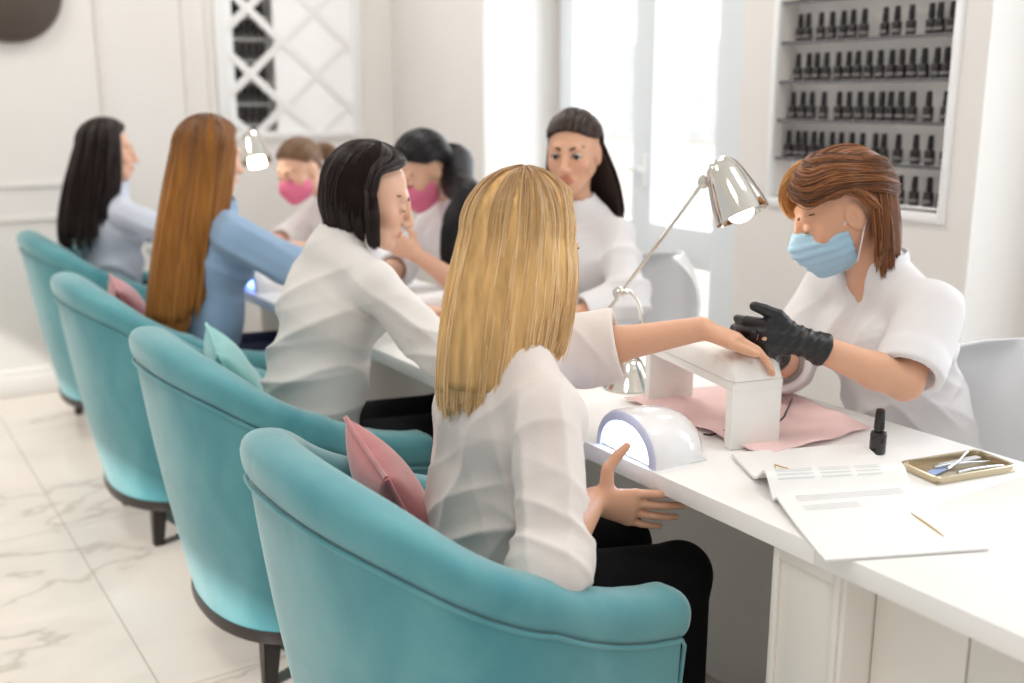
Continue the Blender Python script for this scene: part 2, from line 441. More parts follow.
# ------------------------------------------------------------------ the long worktop and what carries it
M_top = mat('white_laminate', (242, 241, 239), rough=0.28)
M_cab = mat('cream_white_lacquer', (228, 224, 217), rough=0.45)
M_under = mat('taupe_board', (246, 241, 235), rough=0.6)
TX0, TX1, TZ = 1.212, 1.835, 0.75
wt = thing('worktop', 'long white laminate worktop running the length of the row of chairs', 'table', (TX0, 0, TZ))
bm = bmesh.new(); add_box(bm, (0, -0.6, -0.036), (TX1 - TX0, 1.0025, 0), 0.003); bm_obj('top', bm, M_top, wt)
bm = bmesh.new(); add_box(bm, (0, 1.0035, -0.036), (TX1 - TX0, 4.95, 0), 0.003); bm_obj('top', bm, M_top, wt)
bc = thing('base_cabinet', 'cream white cabinet with panelled end post under the near end of the worktop', 'cabinet', (TX0, 0, 0))
box_obj('body', (0.105, -0.55, 0.06), (0.56, 1.085, 0.713), M_cab, bc, 0.003)
box_obj('plinth', (0.13, -0.53, 0.0), (0.54, 1.06, 0.06), M_cab, bc)
bm = bmesh.new(); add_box(bm, (0.02, 0.955, 0.0), (0.56, 1.105, 0.713), 0.004)
bm_obj('end_post', bm, M_cab, bc)
bm = bmesh.new()
for lo, hi in (((0.012, 0.962, 0.0), (0.022, 0.975, 0.713)), ((0.012, 1.085, 0.0), (0.022, 1.098, 0.713)), ((0.0135, 0.963, 0.69), (0.0215, 1.097, 0.7115))): add_box(bm, lo, hi, 0.003)
bm_obj('moulding', bm, M_cab, bc)
for y0, y1 in ((0.792, 0.952), (0.32, 0.789), (-0.15, 0.317)):
    dr = box_obj('door', (0.09, y0, 0.07), (0.107, y1, 0.708), M_cab, bc, 0.003)
ub = thing('modesty_panel', 'taupe board closing the knee space beneath the worktop', 'panel', (1.722, 0, 0))
bm = bmesh.new(); add_box(bm, (0, 1.11, 0.0), (0.018, 4.9, 0.713)); bm_obj('board', bm, M_under, ub, smooth=False)
for y in (1.9, 2.95, 3.95, 4.88): box_obj('bracket', (-0.12, y - 0.012, 0.60), (0.0, y + 0.012, 0.713), M_under, ub, 0.003)

# ------------------------------------------------------------------ teal tub armchairs
def velvet(name, rgb, rgb2):
    m = mat(name, rgb, rough=0.75, spec=0.25, sheen=0.0, bump=0.12, bscale=500)
    nt = m.node_tree; b = nt.nodes['Principled BSDF']; L = nt.links
    b.inputs['Sheen Weight'].default_value = 0.75; b.inputs['Sheen Roughness'].default_value = 0.5
    b.inputs['Sheen Tint'].default_value = (*lin((222, 234, 234)), 1)
    tc = nt.nodes.new('ShaderNodeTexCoord'); mp = nt.nodes.new('ShaderNodeMapping'); mp.inputs['Scale'].default_value = (1, 1, 0.6)
    L.new(tc.outputs['Object'], mp.inputs['Vector'])
    n = nt.nodes.new('ShaderNodeTexNoise'); n.inputs['Scale'].default_value = 7; n.inputs['Detail'].default_value = 5; n.inputs['Distortion'].default_value = 0.6
    L.new(mp.outputs[0], n.inputs['Vector'])
    r = nt.nodes.new('ShaderNodeValToRGB'); r.color_ramp.elements[0].position = 0.35; r.color_ramp.elements[1].position = 0.7
    r.color_ramp.elements[0].color = (*lin(rgb), 1); r.color_ramp.elements[1].color = (*lin(rgb2), 1)
    L.new(n.outputs['Fac'], r.inputs['Fac']); L.new(r.outputs['Color'], b.inputs['Base Color'])
    return m
M_teal = velvet('teal_velvet', (70, 140, 150), (98, 160, 167))
M_blackwood = mat('black_wood', (34, 28, 26), rough=0.4)

CH_XF, CH_RY, CH_XC = 0.258, 0.315, -0.005       # front of the arms, half width, centre of the back curve (wall centre line)
def chair_path(n=73):
    """wall centre line from the front of one arm round the back to the front of the other: points, outward normals, height"""
    P = []
    na = 16
    for i in range(na): P.append((CH_XF + (CH_XC - CH_XF) * i / na, -CH_RY + 0.018 * (1 - i / na) ** 2 * 0.6))
    nb = n - 2 * na
    for i in range(nb):
        t = i / (nb - 1)
        a = -math.pi / 2 - math.pi * t
        ex = 2 / 2.35
        c, s = math.cos(a), math.sin(a)
        P.append((CH_XC + math.copysign(abs(c) ** ex, c) * 0.285, math.copysign(abs(s) ** ex, s) * CH_RY))
    for i in range(1, na + 1): P.append((CH_XC + (CH_XF - CH_XC) * i / na, CH_RY - 0.018 * (i / na) ** 2 * 0.6))
    P = np.array(P)
    T = np.gradient(P, axis=0); T /= np.linalg.norm(T, axis=1)[:, None]
    Nn = np.stack([T[:, 1], -T[:, 0]], 1)
    if Nn[len(P) // 2, 0] > 0: Nn = -Nn
    x = P[:, 0]
    h = np.interp(x, (-0.30, -0.205, -0.14, -0.052, 0.023, 0.10, 0.186, 0.26), (0.884, 0.826, 0.774, 0.724, 0.688, 0.653, 0.627, 0.616))
    hs = h.copy()
    for _ in range(6): hs[1:-1] = 0.25 * hs[:-2] + 0.5 * hs[1:-1] + 0.25 * hs[2:]
    h = hs
    return P, Nn, h
CP, CN, CHH = chair_path()
def chair_inset(z, i):      # the tub leans in towards the floor
    v = np.clip((z - 0.165) / (CHH[i] - 0.165), 0, 1)
    back = np.clip(-CN[i, 0], 0, 1)
    return -(0.045 + 0.065 * back) * (1 - v) ** 1.1
def loft(prof_fn, idx, name, m, parent, closed=True, caps=True, auto=50):
    bm = bmesh.new(); rings = []
    for i in idx:
        rings.append([bm.verts.new(p) for p in prof_fn(i)])
    n = len(rings[0])
    for a, b in zip(rings, rings[1:]):
        for k in range(n if closed else n - 1): bm.faces.new((a[k], a[(k + 1) % n], b[(k + 1) % n], b[k]))
    if caps and closed:
        bm.faces.new(rings[0][::-1]); bm.faces.new(rings[-1])
    return bm_obj(name, bm, m, parent, auto=auto)
def cpt(i, off, z, along=0.0):
    t = np.array([-CN[i, 1], CN[i, 0]])
    p = CP[i] + CN[i] * (off + chair_inset(z, i))
    return (p[0] + along, p[1], z)
NP = len(CP)
def make_chair(label):
    ch = thing('tub_armchair', label, 'armchair', (0, 0, 0), 0, 'teal velvet tub armchairs in the row')
    def shell(i):
        h = CHH[i] - 0.080; T = 0.043
        zs = np.linspace(0.165, h, 9)
        out = [cpt(i, T + 0.006 * math.sin(math.pi * (z - 0.165) / (h - 0.165)), z) for z in zs]
        inn = [cpt(i, -T, z) for z in zs[::-1]]
        return out + inn
    loft(shell, range(NP), 'shell', M_teal, ch)
    def roll(i):
        r = []
        for k in range(24):
            a = 2 * math.pi * k / 24
            ca, sa = math.cos(a), math.sin(a)
            e = 2 / 2.5
            r.append((math.copysign(abs(ca) ** e, ca) * 0.050, math.copysign(abs(sa) ** e, sa) * 0.047))
        return r
    bm = bmesh.new(); rings = []
    cap = [(0.024, 0.45), (0.021, 0.72), (0.015, 0.90), (0.006, 0.985)]
    def ring(i, sc, along, drop):
        return [bm.verts.new(cpt(i, o * sc, CHH[i] - 0.047 - drop + zz * sc, along)) for o, zz in roll(i)]
    ext = 0.012
    for al, s in cap: rings.append(ring(0, s, al + ext - 0.012, 0.004))
    for i in range(NP): rings.append(ring(i, 1.0 + 0.012 * math.sin(i * 1.7) * (abs(i - NP / 2) > 20), 0, 0))
    for al, s in cap[::-1]: rings.append(ring(NP - 1, s, al + ext - 0.012, 0.004))
    for a, b in zip(rings, rings[1:]):
        for k in range(24): bm.faces.new((a[k], a[(k + 1) % 24], b[(k + 1) % 24], b[k]))
    bm.faces.new(rings[0][::-1]); bm.faces.new(rings[-1])
    bm_obj('rim_roll', bm, M_teal, ch, auto=80)
    # front faces of the arms, softly padded
    for i0, sg in ((0, -1), (NP - 1, 1)):
        bm = bmesh.new()
        y0 = CP[i0][1]
        add_box(bm, (CH_XF - 0.02, y0 - 0.043, 0.17), (CH_XF + 0.012, y0 + 0.043, CHH[i0] - 0.065), 0.013, 3)
        for v in bm.verts: v.co.y += sg * float(chair_inset(v.co.z, i0))
        bm_obj('arm_front', bm, M_teal, ch, auto=70)
    # piping along the seam outside, running down the front edges
    pts = []
    for z in np.linspace(0.18, CHH[0] - 0.10, 8): pts.append(cpt(0, 0.043, z, 0.010))
    pts.append(cpt(0, 0.046, CHH[0] - 0.086, 0.0))
    for i in range(2, NP - 2): pts.append(cpt(i, 0.0485, CHH[i] - 0.083))
    pts.append(cpt(NP - 1, 0.046, CHH[-1] - 0.086, 0.0))
    for z in np.linspace(0.18, CHH[-1] - 0.10, 8)[::-1]: pts.append(cpt(NP - 1, 0.043, z, 0.010))
    tube_obj('piping', pts, 0.0036, M_teal, ch, 8)
    # seat: base fill and cushion
    inner = [(CP[i][0] - CN[i][0] * 0.045 + (0.0), CP[i][1] - CN[i][1] * 0.045) for i in range(NP)]
    for nm, z0, z1, sc, fx in (('seat_base', 0.165, 0.34, 0.84, 0.0), ('seat_cushion', 0.342, 0.455, 0.94, 0.03)):
        bm = bmesh.new(); rr = []
        for z, s in ((z0, sc - 0.04), (z0 + 0.012, sc), ((z0 + z1) / 2, sc + 0.012), (z1 - 0.02, sc), (z1 - 0.004, sc - 0.06), (z1 + 0.006, sc * 0.5), (z1 + 0.008, 0.02)):
            rr.append([bm.verts.new((p[0] * s + (fx if p[0] > 0.2 else 0), p[1] * s, z)) for p in inner])
        n = len(inner)
        for a, b in zip(rr, rr[1:]):
            for k in range(n): bm.faces.new((a[k], a[(k + 1) % n], b[(k + 1) % n], b[k]))
        bm.faces.new(rr[0][::-1]); bm.faces.new(rr[-1])
        bm_obj(nm, bm, M_teal, ch, auto=50)
    # black plinth ring
    def plinth(i):
        return [cpt(i, o, z) for o, z in ((0.047, 0.136), (0.049, 0.149), (0.046, 0.168), (-0.06, 0.168), (-0.06, 0.136))]
    loft(plinth, range(NP), 'plinth', M_blackwood, ch)
    box_obj('front_rail', (0.215, -0.27, 0.136), (0.255, 0.27, 0.168), M_blackwood, ch, 0.004)
    for x, y in ((0.20, 0.235), (0.20, -0.235), (-0.118, 0.20), (-0.118, -0.20)):
        bm = bmesh.new()
        g = bmesh.ops.create_cube(bm, size=1.0)
        for v in g['verts']:
            top = v.co.z > 0
            s = 0.048 if top else 0.032
            v.co = Vector((x + v.co.x * s + (0 if top else math.copysign(0.012, x)), y + v.co.y * s + (0 if top else math.copysign(0.008, y)), 0.138 if top else 0.0))
        bmesh.ops.bevel(bm, geom=list(bm.edges), offset=0.004, segments=2, affect='EDGES')
        bm_obj('leg', bm, M_blackwood, ch)
    return ch
CHAIRS = [(0.855, 1.53, 0.0), (0.905, 2.50, 0.0), (0.90, 3.50, 0.0), (0.985, 4.76, 0.0)]
chlab = ['teal velvet tub armchair nearest the camera, holding the blonde woman',
         'teal velvet tub armchair holding the woman with the short dark bob',
         'teal velvet tub armchair holding the red-haired woman in a blue shirt',
         'teal velvet tub armchair farthest down the row, by the panelled wall']
ch0 = make_chair(chlab[0])
for i, (x, y, r) in enumerate(CHAIRS):
    o = ch0 if i == 0 else copy_tree(ch0)
    o.location = (x, y, 0); o.rotation_euler = (0, 0, r); o['label'] = chlab[i]

# throw cushions tucked into the chair backs
def pillow(label, loc, rot, m, size=0.34, thick=0.10, dent=0.0):
    p = thing('throw_pillow', label, 'cushion', loc, 0)
    e1, e2 = Vector(rot[0]).normalized(), Vector(rot[1]); nz = e1.cross(e2).normalized(); e2 = nz.cross(e1)
    p.rotation_euler = Matrix((e1, e2, nz)).transposed().to_euler()
    n = 26; V = []; F = []
    for side in (1, -1):
        for i in range(n + 1):
            for j in range(n + 1):
                u = -1 + 2 * i / n; v = -1 + 2 * j / n
                pin = 1 - 0.10 * (1 - abs(u) ** 2.2) * abs(v) ** 3 , 1 - 0.10 * (1 - abs(v) ** 2.2) * abs(u) ** 3
                th = (max(0, (1 - u * u)) * max(0, (1 - v * v))) ** 0.42 * thick / 2
                th += 0.004 * math.sin(7 * u + 3 * v) * (1 - u * u) * (1 - v * v)
                V.append((u * size / 2 * pin[1], v * size / 2 * pin[0], side * th - dent * (1 - u * u)))
    N1 = (n + 1) ** 2
    for s in range(2):
        for i in range(n):
            for j in range(n):
                a = s * N1 + i * (n + 1) + j
                f = (a, a + 1, a + n + 2, a + n + 1)
                F.append(f if s else f[::-1])
    bm = bmesh.new(); vs = [bm.verts.new(v) for v in V]
    for f in F: bm.faces.new([vs[k] for k in f])
    bmesh.ops.remove_doubles(bm, verts=bm.verts, dist=1e-4)
    bm_obj('cover', bm, m, p, auto=180)
    edge = []
    for i in range(n): edge.append(V[i * (n + 1)])
    for j in range(n): edge.append(V[n * (n + 1) + j])
    for i in range(n, 0, -1): edge.append(V[i * (n + 1) + n])
    for j in range(n, -1, -1): edge.append(V[j])
    tube_obj('piping', edge, 0.005, m, p, 8)
    return p
M_pink = velvet('dusty_pink_velvet', (172, 98, 102), (194, 122, 122)); M_pink.node_tree.nodes['Principled BSDF'].inputs['Sheen Tint'].default_value = (1, 0.85, 0.85, 1)
M_pale = velvet('pale_teal_velvet', (108, 176, 178), (142, 200, 198))
def R(*d): return tuple(math.radians(v) for v in d)
def lean(cx, cy, top=(0.735, 1.60, 0.845), size=0.33):
    """cushion standing on edge in the chair: its near upper corner, the way down its near edge, the way back"""
    az = math.atan2(cx - 0.14, cy + 0.1) + (0.10 if cy > 2 else -0.04)
    e1 = Vector((0.42, -0.05, -0.90)).normalized(); e2 = Vector((math.sin(az), math.cos(az), -0.30)).normalized()
    t = Vector((cx + top[0] - 0.862, cy + top[1] - 1.53, top[2]))
    return tuple(t + (e1 + e2) * size / 2), (e1, e2)
for (cx, cy, _), lab, mm, tp in zip(CHAIRS, ('dusty pink velvet cushion behind the blonde woman in the nearest chair', 'pale teal cushion behind the woman with the short dark bob',
        'coral pink cushion behind the red-haired woman', 'teal cushion behind the long dark-haired woman in the farthest chair'), (M_pink, M_pale, M_pink, M_pale),
        ((0.738, 1.568, 0.832), (0.70, 1.56, 0.85), (0.69, 1.53, 0.86), (0.69, 1.53, 0.86))):
    lo_, ro_ = lean(cx, cy, tp)
    pillow(lab, lo_, ro_, mm, 0.33, 0.12)

# ------------------------------------------------------------------ white shell chairs on the other side
M_plastic = mat('white_moulded_plastic', (226, 227, 229), rough=0.35)
def make_shell_chair(label):
    c = thing('shell_chair', label, 'chair', (0, 0, 0), 0, 'white shell chairs')
    V = []; nu, nv = 21, 26
    for j in range(nv):
        t = j / (nv - 1)
        # profile from seat front to the top of the back (chair faces -X here)
        if t < 0.42:
            a = t / 0.42; x = -0.22 + 0.36 * a; z = 0.46 - 0.02 * math.sin(math.pi * a)
        else:
            a = (t - 0.42) / 0.58; x = 0.14 + 0.10 * a ** 0.8 + 0.04 * math.sin(math.pi * a / 2); z = 0.46 + 0.48 * a ** 1.15
        w = 0.235 if t < 0.8 else 0.235 * math.sqrt(max(0.0, 1 - ((t - 0.8) / 0.2) ** 2.6) * 0.94 + 0.06)
        for i in range(nu):
            u = -1 + 2 * i / (nu - 1)
            lift = 0.05 * abs(u) ** 2.5 if t < 0.42 else 0
            fwd = -0.10 * abs(u) ** 2.2 * min(1, max(0, (t - 0.25) / 0.3)) if t > 0.25 else 0
            V.append((x + fwd, u * w, z + lift))
    F = [(j * nu + i, j * nu + i + 1, (j + 1) * nu + i + 1, (j + 1) * nu + i) for j in range(nv - 1) for i in range(nu - 1)]
    o = link_mesh('seat_shell', V, F, M_plastic, c)
    s = o.modifiers.new('solid', 'SOLIDIFY'); s.thickness = 0.014
    o.modifiers.new('sub', 'SUBSURF').levels = 1
    for x, y in ((-0.17, 0.17), (-0.17, -0.17), (0.14, 0.17), (0.14, -0.17)):
        tube_obj('leg', [(x * 0.7, y * 0.8, 0.45), (x * 1.2, y * 1.15, 0.0)], [0.016, 0.010], M_plastic, c, 12)
    return c
sc0 = make_shell_chair('white moulded shell chair behind the masked manicurist at the right edge')
sc0.location = (1.965, 1.285, -0.045)
sc1 = copy_tree(sc0); sc1.location = (2.02, 2.52, 0.0)
sc1['label'] = 'white moulded shell chair behind the dark-haired woman facing the camera'

# ------------------------------------------------------------------ things on the worktop
Z = 0.7505
M_pad = mat('white_leatherette', (238, 236, 232), rough=0.35, bump=0.05, bscale=300)
M_chrome = mat('chrome', (225, 222, 216), rough=0.07, metal=1.0)
M_glow = emit_mat('lit_lamp_bulb', (255, 246, 230), 9.0)
M_uv = emit_mat('lit_lamp_tubes', (225, 238, 255), 4.0)
M_lav = mat('pale_lavender_plastic', (206, 212, 240), rough=0.3)
M_gloss = mat('white_gloss_plastic', (240, 240, 242), rough=0.15, coat=0.4)

# padded arm rest (a little bridge)
ar = thing('arm_rest', 'white padded manicure arm rest bridging the pink napkin', 'arm rest', (1.508, 1.556, Z), math.radians(-12.5))
for y in (-0.168, 0.168):
    bm = bmesh.new(); add_box(bm, (-0.056, y - 0.012, 0), (0.056, y + 0.012, 0.122), 0.002); bm_obj('leg', bm, M_pad, ar)
bm = bmesh.new(); add_box(bm, (-0.057, -0.181, 0.118), (0.057, 0.181, 0.137), 0.003); bm_obj('top_board', bm, M_pad, ar)
n1, n2 = 16, 30; V = []; F = []
for i in range(n1 + 1):
    for j in range(n2 + 1):
        u = -1 + 2 * i / n1; v = -1 + 2 * j / n2
        e = (1 - abs(u) ** 5) * (1 - abs(v) ** 10)
        V.append((u * 0.0585, v * 0.183, 0.1385 + 0.008 * (e > 0.001) + 0.040 * max(0, e) ** 0.42 * (1 - 0.25 * u * u)))
for i in range(n1):
    for j in range(n2): a = i * (n2 + 1) + j; F.append((a, a + n2 + 1, a + n2 + 2, a + 1))
base = len(V)
V += [(x, y, 0.1382) for (x, y, z) in V]
F += [tuple(k + base for k in f[::-1]) for f in F]
bord = [i * (n2 + 1) for i in range(n1)] + [n1 * (n2 + 1) + j for j in range(n2)] + [i * (n2 + 1) + n2 for i in range(n1, 0, -1)] + [j for j in range(n2, 0, -1)]
for a, b in zip(bord, bord[1:] + bord[:1]): F.append((b, a, a + base, b + base))
link_mesh('cushion_pad', V, F, M_pad, ar, auto=60)

# curing lamp: a half dome with a lit arched mouth
def uv_lamp(label, loc, rz, glow):
    t = thing('uv_lamp', label, 'nail lamp', loc, rz)      # the mouth faces its own -x
    W_, H_ = 0.100, 0.088
    def arch(x, w, h, n=28): return [(x, w * math.cos(a), h * max(0.0, math.sin(a)) ** 0.85) for a in np.linspace(0, math.pi, n)]
    bm = bmesh.new(); rings = []
    prof = [(0.0, 0.97), (0.006, 1.0), (0.04, 1.0), (0.07, 0.985), (0.095, 0.94), (0.115, 0.85), (0.13, 0.72), (0.14, 0.52), (0.145, 0.25), (0.146, 0.02)]
    for x, s in prof: rings.append([bm.verts.new(p) for p in arch(x, W_ * s, H_ * s)])
    for a, b in zip(rings, rings[1:]):
        for k in range(len(a) - 1): bm.faces.new((a[k], a[k + 1], b[k + 1], b[k]))
    bm_obj('housing', bm, M_gloss, t, auto=60)
    bm = bmesh.new()
    r1 = [bm.verts.new(p) for p in arch(0.0, W_ * 0.97, H_ * 0.97)]; r2 = [bm.verts.new(p) for p in arch(-0.004, W_ * 0.93, H_ * 0.93)]
    r3 = [bm.verts.new(p) for p in arch(-0.004, W_ * 0.80, H_ * 0.77)]; r4 = [bm.verts.new(p) for p in arch(0.012, W_ * 0.78, H_ * 0.74)]
    for a, b in ((r1, r2), (r2, r3), (r3, r4)):
        for k in range(len(a) - 1): bm.faces.new((a[k], a[k + 1], b[k + 1], b[k]))
    bm_obj('bezel', bm, M_lav, t, auto=50)
    bm = bmesh.new(); rr = []
    for x, s in ((0.010, 0.78), (0.04, 0.76), (0.08, 0.70), (0.11, 0.5), (0.12, 0.05)): rr.append([bm.verts.new(p) for p in arch(x, W_ * s, H_ * s * 0.95)])
    for a, b in zip(rr, rr[1:]):
        for k in range(len(a) - 1): bm.faces.new((a[k], a[k + 1], b[k + 1], b[k]))
    bm_obj('lit_interior', bm, glow, t, auto=60)
    bm = bmesh.new(); add_box(bm, (0.0, -W_ * 0.97, 0.0), (0.12, W_ * 0.97, 0.004), 0.001); bm_obj('base_plate', bm, M_gloss, t)
    return t
uv_lamp('white dome nail lamp with bright lit mouth at the near edge of the worktop', (1.226, 1.482, Z), math.radians(-4), M_uv)
M_uvb = emit_mat('lit_blue_tubes', (140, 175, 255), 4.0)
uv_lamp('small white nail lamp glowing blue beside the woman in the blue shirt', (1.235, 3.62, Z), math.radians(-4), M_uvb)

# chrome desk lamp
def desk_lamp(label, loc, rz=0.0):
    t = thing('desk_lamp', label, 'lamp', loc, rz)          # own origin: middle of the base
    b0 = np.array((1.545, 1.86, 0.75))
    def q(p): return tuple(np.array(p) - b0)
    lathe_obj('base', [(0.001, 0), (0.062, 0), (0.064, 0.004), (0.058, 0.012), (0.040, 0.040), (0.030, 0.062), (0.020, 0.072), (0.006, 0.076), (0.001, 0.076)], M_chrome, t, 40)
    arc = bez(q((1.545, 1.86, 0.82)), q((1.60, 1.85, 0.90)), q((1.56, 1.85, 0.99)), q((1.494, 1.847, 0.995)), 20)
    tube_obj('bracket', arc, 0.0055, M_chrome, t, 12)
    a0, a1 = q((1.462, 1.872, 0.915)), q((1.632, 1.728, 1.238))
    tube_obj('arm', [a0, a1], 0.0045, M_chrome, t, 12)
    jm = Matrix.Translation(q((1.497, 1.843, 0.985))) @ Matrix.Rotation(math.pi / 2, 4, 'Y')
    lathe_obj('joint', [(0.001, -0.014), (0.011, -0.014), (0.012, -0.010), (0.012, 0.010), (0.011, 0.014), (0.001, 0.014)], M_chrome, t, 20, jm)
    top = Vector(q((1.650, 1.705, 1.290))); mouth = Vector(q((1.668, 1.640, 1.168)))
    ax = (mouth - top); ln = ax.length; ax.normalize()
    Mh = Matrix.Translation(top) @ ax.to_track_quat('Z', 'Y').to_matrix().to_4x4()
    outer = [(0.001, 0.0), (0.014, 0.002), (0.026, 0.009), (0.034, 0.020), (0.042, 0.042), (0.050, 0.075), (0.057, 0.108), (0.0615, ln)]
    inner = [(r - 0.0025, z) for r, z in outer[::-1][:-2]]
    sh = lathe_obj('lamp_shade', outer + inner, M_chrome, t, 48, Mh, cap=False, auto=50)
    bl = lathe_obj('bulb', [(0.001, 0.035), (0.013, 0.036), (0.015, 0.06), (0.026, 0.085), (0.032, 0.108), (0.032, 0.122), (0.026, 0.140), (0.014, 0.150), (0.001, 0.152)], M_glow, t, 28, Mh)
    km = Matrix.Translation(Vector(a1))
    lathe_obj('swivel', [(0.001, -0.016), (0.010, -0.012), (0.013, 0.0), (0.010, 0.012), (0.001, 0.016)], M_chrome, t, 16, km)
    return t
dl = desk_lamp('chrome desk lamp with lit bell shade leaning over the nearest station', (1.545, 1.86, Z))
dl2 = copy_tree(dl); dl2.location = (1.41, 4.353, Z); dl2.rotation_euler = (0, 0, -0.3)
dl2['label'] = 'chrome desk lamp glowing far down the worktop beside the red-haired woman'

# pink napkins
M_nap = fabric('pink_paper_napkin', (248, 216, 214), translucent=0.1, bump=0.1)
def napkin(label, quad, amp=0.004, seed=0):
    r = np.random.default_rng(seed); n = 40
    A, B, C_, D_ = [np.array(p) for p in quad]; V = []; F = []
    ph = r.uniform(0, 6, 8)
    cen = (A + B + C_ + D_) / 4
    for i in range(n + 1):
        for j in range(n + 1):
            u, v = i / n, j / n
            p = (1 - u) * (1 - v) * A + u * (1 - v) * B + u * v * C_ + (1 - u) * v * D_
            edge = 1 + 0.012 * math.sin(9 * u + ph[0]) * (v > .97 or v < .03) + 0.012 * math.sin(8 * v + ph[1]) * (u > .97 or u < .03)
            p = cen + (p - cen) * edge
            z = 0.0025 + amp * (0.5 * abs(math.sin(5 * u + 3 * v + ph[2])) ** 6 + 0.6 * abs(math.sin(6 * v - 2.5 * u + ph[3])) ** 10 + 0.2 * math.sin(13 * u + ph[4]) * math.sin(11 * v + ph[5]) + 0.2)
            V.append((p[0] - cen[0], p[1] - cen[1], max(0.0006, z)))
    for i in range(n):
        for j in range(n): a = i * (n + 1) + j; F.append((a, a + n + 1, a + n + 2, a + 1))
    o = link_mesh('napkin', V, F, M_nap)
    o.location = (cen[0], cen[1], Z)
    s = o.modifiers.new('solid', 'SOLIDIFY'); s.thickness = 0.0012; s.offset = 1
    return tag(o, label, 'napkin')
napkin('pale pink paper napkin spread under the white arm rest', [(1.435, 1.315), (1.755, 1.325), (1.83, 1.72), (1.46, 1.77)], 0.010, 1)
napkin('pink napkin under the hands of the bob-haired woman and her manicurist', [(1.38, 2.66), (1.66, 2.66), (1.68, 2.98), (1.38, 2.98)], 0.006, 2)
napkin('pink napkin in the bright lamplight by the red-haired woman', [(1.36, 3.72), (1.68, 3.72), (1.68, 4.06), (1.36, 4.04)], 0.006, 3)

# rolled white towels at the far stations
M_towel = fabric('white_terry_towel', (240, 238, 238), translucent=0.0, bump=0.8, bscale=260)
def rolled_towel(label, loc, rz, L_=0.26, r0=0.045):
    bm = bmesh.new(); rings = []
    sp = [(r0 * (1 - 0.055 * k / 6.283 * 1.0) * math.cos(k), r0 + r0 * (1 - 0.055 * k / 6.283) * math.sin(k)) for k in np.linspace(-math.pi / 2, -math.pi / 2 + 6.283 * 4, 110)]
    inner = []
    for x in np.linspace(-L_ / 2, L_ / 2, 9): rings.append([bm.verts.new((x, y, max(0.001, z))) for y, z in sp])
    for a, b in zip(rings, rings[1:]):
        for k in range(len(a) - 1): bm.faces.new((a[k], a[k + 1], b[k + 1], b[k]))
    o = bm_obj('rolled_towel', bm, M_towel, None, auto=180); o.location = loc; o.rotation_euler = (0, 0, rz)
    s = o.modifiers.new('solid', 'SOLIDIFY'); s.thickness = 0.003
    return tag(o, label, 'towel')
rolled_towel('rolled white towel lying on the pink napkin beside the red-haired woman', (1.52, 3.90, Z + 0.006), 0.4, 0.28, 0.04)
rolled_towel('rolled white towel lying between the bob-haired woman and her manicurist', (1.52, 2.84, Z + 0.006), 0.2, 0.26, 0.035)

# nail polish bottle on the worktop
put_bottle((1.644, 1.228, Z), 0.0, 'black nail polish bottle standing alone on the worktop beside the open magazine', '')
b = [o for o in C.objects if o.name.startswith('polish_bottle')][-1]
for o in C.objects:
    if o.get('label', '').startswith('black nail polish bottle standing alone'):
        del o['group']; o.rotation_euler = (0, 0, math.radians(225))

# open magazine
M_paper = mat('white_magazine_paper', (236, 235, 233), rough=0.45)
M_ink = mat('pale_grey_print', (216, 216, 217), rough=0.6)
M_gold = mat('gold_print', (190, 152, 78), rough=0.5)
mg = thing('magazine', 'open white magazine lying over the front edge of the worktop', 'magazine', (1.289, 1.165, Z))
mo = np.array((1.289, 1.165))
fl, fr_, gl, gr = np.array((1.172, 0.950)), np.array((1.412, 0.842)), np.array((1.284, 1.158)), np.array((1.525, 1.060))
tl, tr_ = np.array((1.388, 1.362)), np.array((1.645, 1.262))
def near_pt(u, v, k=1.0):      # v 0 at the front edge .. 1 at the fold
    p = (1 - v) * ((1 - u) * fl + u * fr_) + v * ((1 - u) * gl + u * gr)
    z = 0.004 + 0.016 * v ** 2.2 - 0.013 * max(0, v - 0.93) / 0.07
    return (p[0] - mo[0], p[1] - mo[1], z * k)
def far_pt(u, v, k=1.0):       # v 0 at the fold .. 1 at the far edge
    p = (1 - v) * ((1 - u) * gl + u * gr) + v * ((1 - u) * tl + u * tr_)
    z = 0.007 + 0.030 * math.sin(math.pi * min(1, v * 2.1)) ** 0.8 * (1 - 0.25 * u) * (v < 0.476) + 0.010 * max(0, v - 0.25) * math.sin(math.pi * v)
    z = 0.006 + 0.034 * (math.exp(-((v - 0.20) / 0.15) ** 2) - 0.166 * max(0, 1 - v * 4)) * (1 - 0.2 * u) + 0.004 * v
    return (p[0] - mo[0], p[1] - mo[1], max(0.004, z) * k)
def sheet(name, fn, m, th):
    n = 36; V = []; F = []
    for i in range(n + 1):
        for j in range(n + 1): V.append(fn(i / n, j / n))
    N1 = len(V)
    V += [(x, y, max(0.0008, z - th)) for x, y, z in V]
    for i in range(n):
        for j in range(n): a = i * (n + 1) + j; F.append((a, a + n + 1, a + n + 2, a + 1)); F.append((a + N1, a + N1 + 1, a + N1 + n + 2, a + N1 + n + 1))
    bord = [i * (n + 1) for i in range(n)] + [n * (n + 1) + j for j in range(n)] + [i * (n + 1) + n for i in range(n, 0, -1)] + [j for j in range(n, 0, -1)]
    for a, b in zip(bord, bord[1:] + bord[:1]): F.append((b, a, a + N1, b + N1))
    return link_mesh(name, V, F, m, mg, auto=50)
sheet('page', near_pt, M_paper, 0.004); sheet('page', far_pt, M_paper, 0.005)
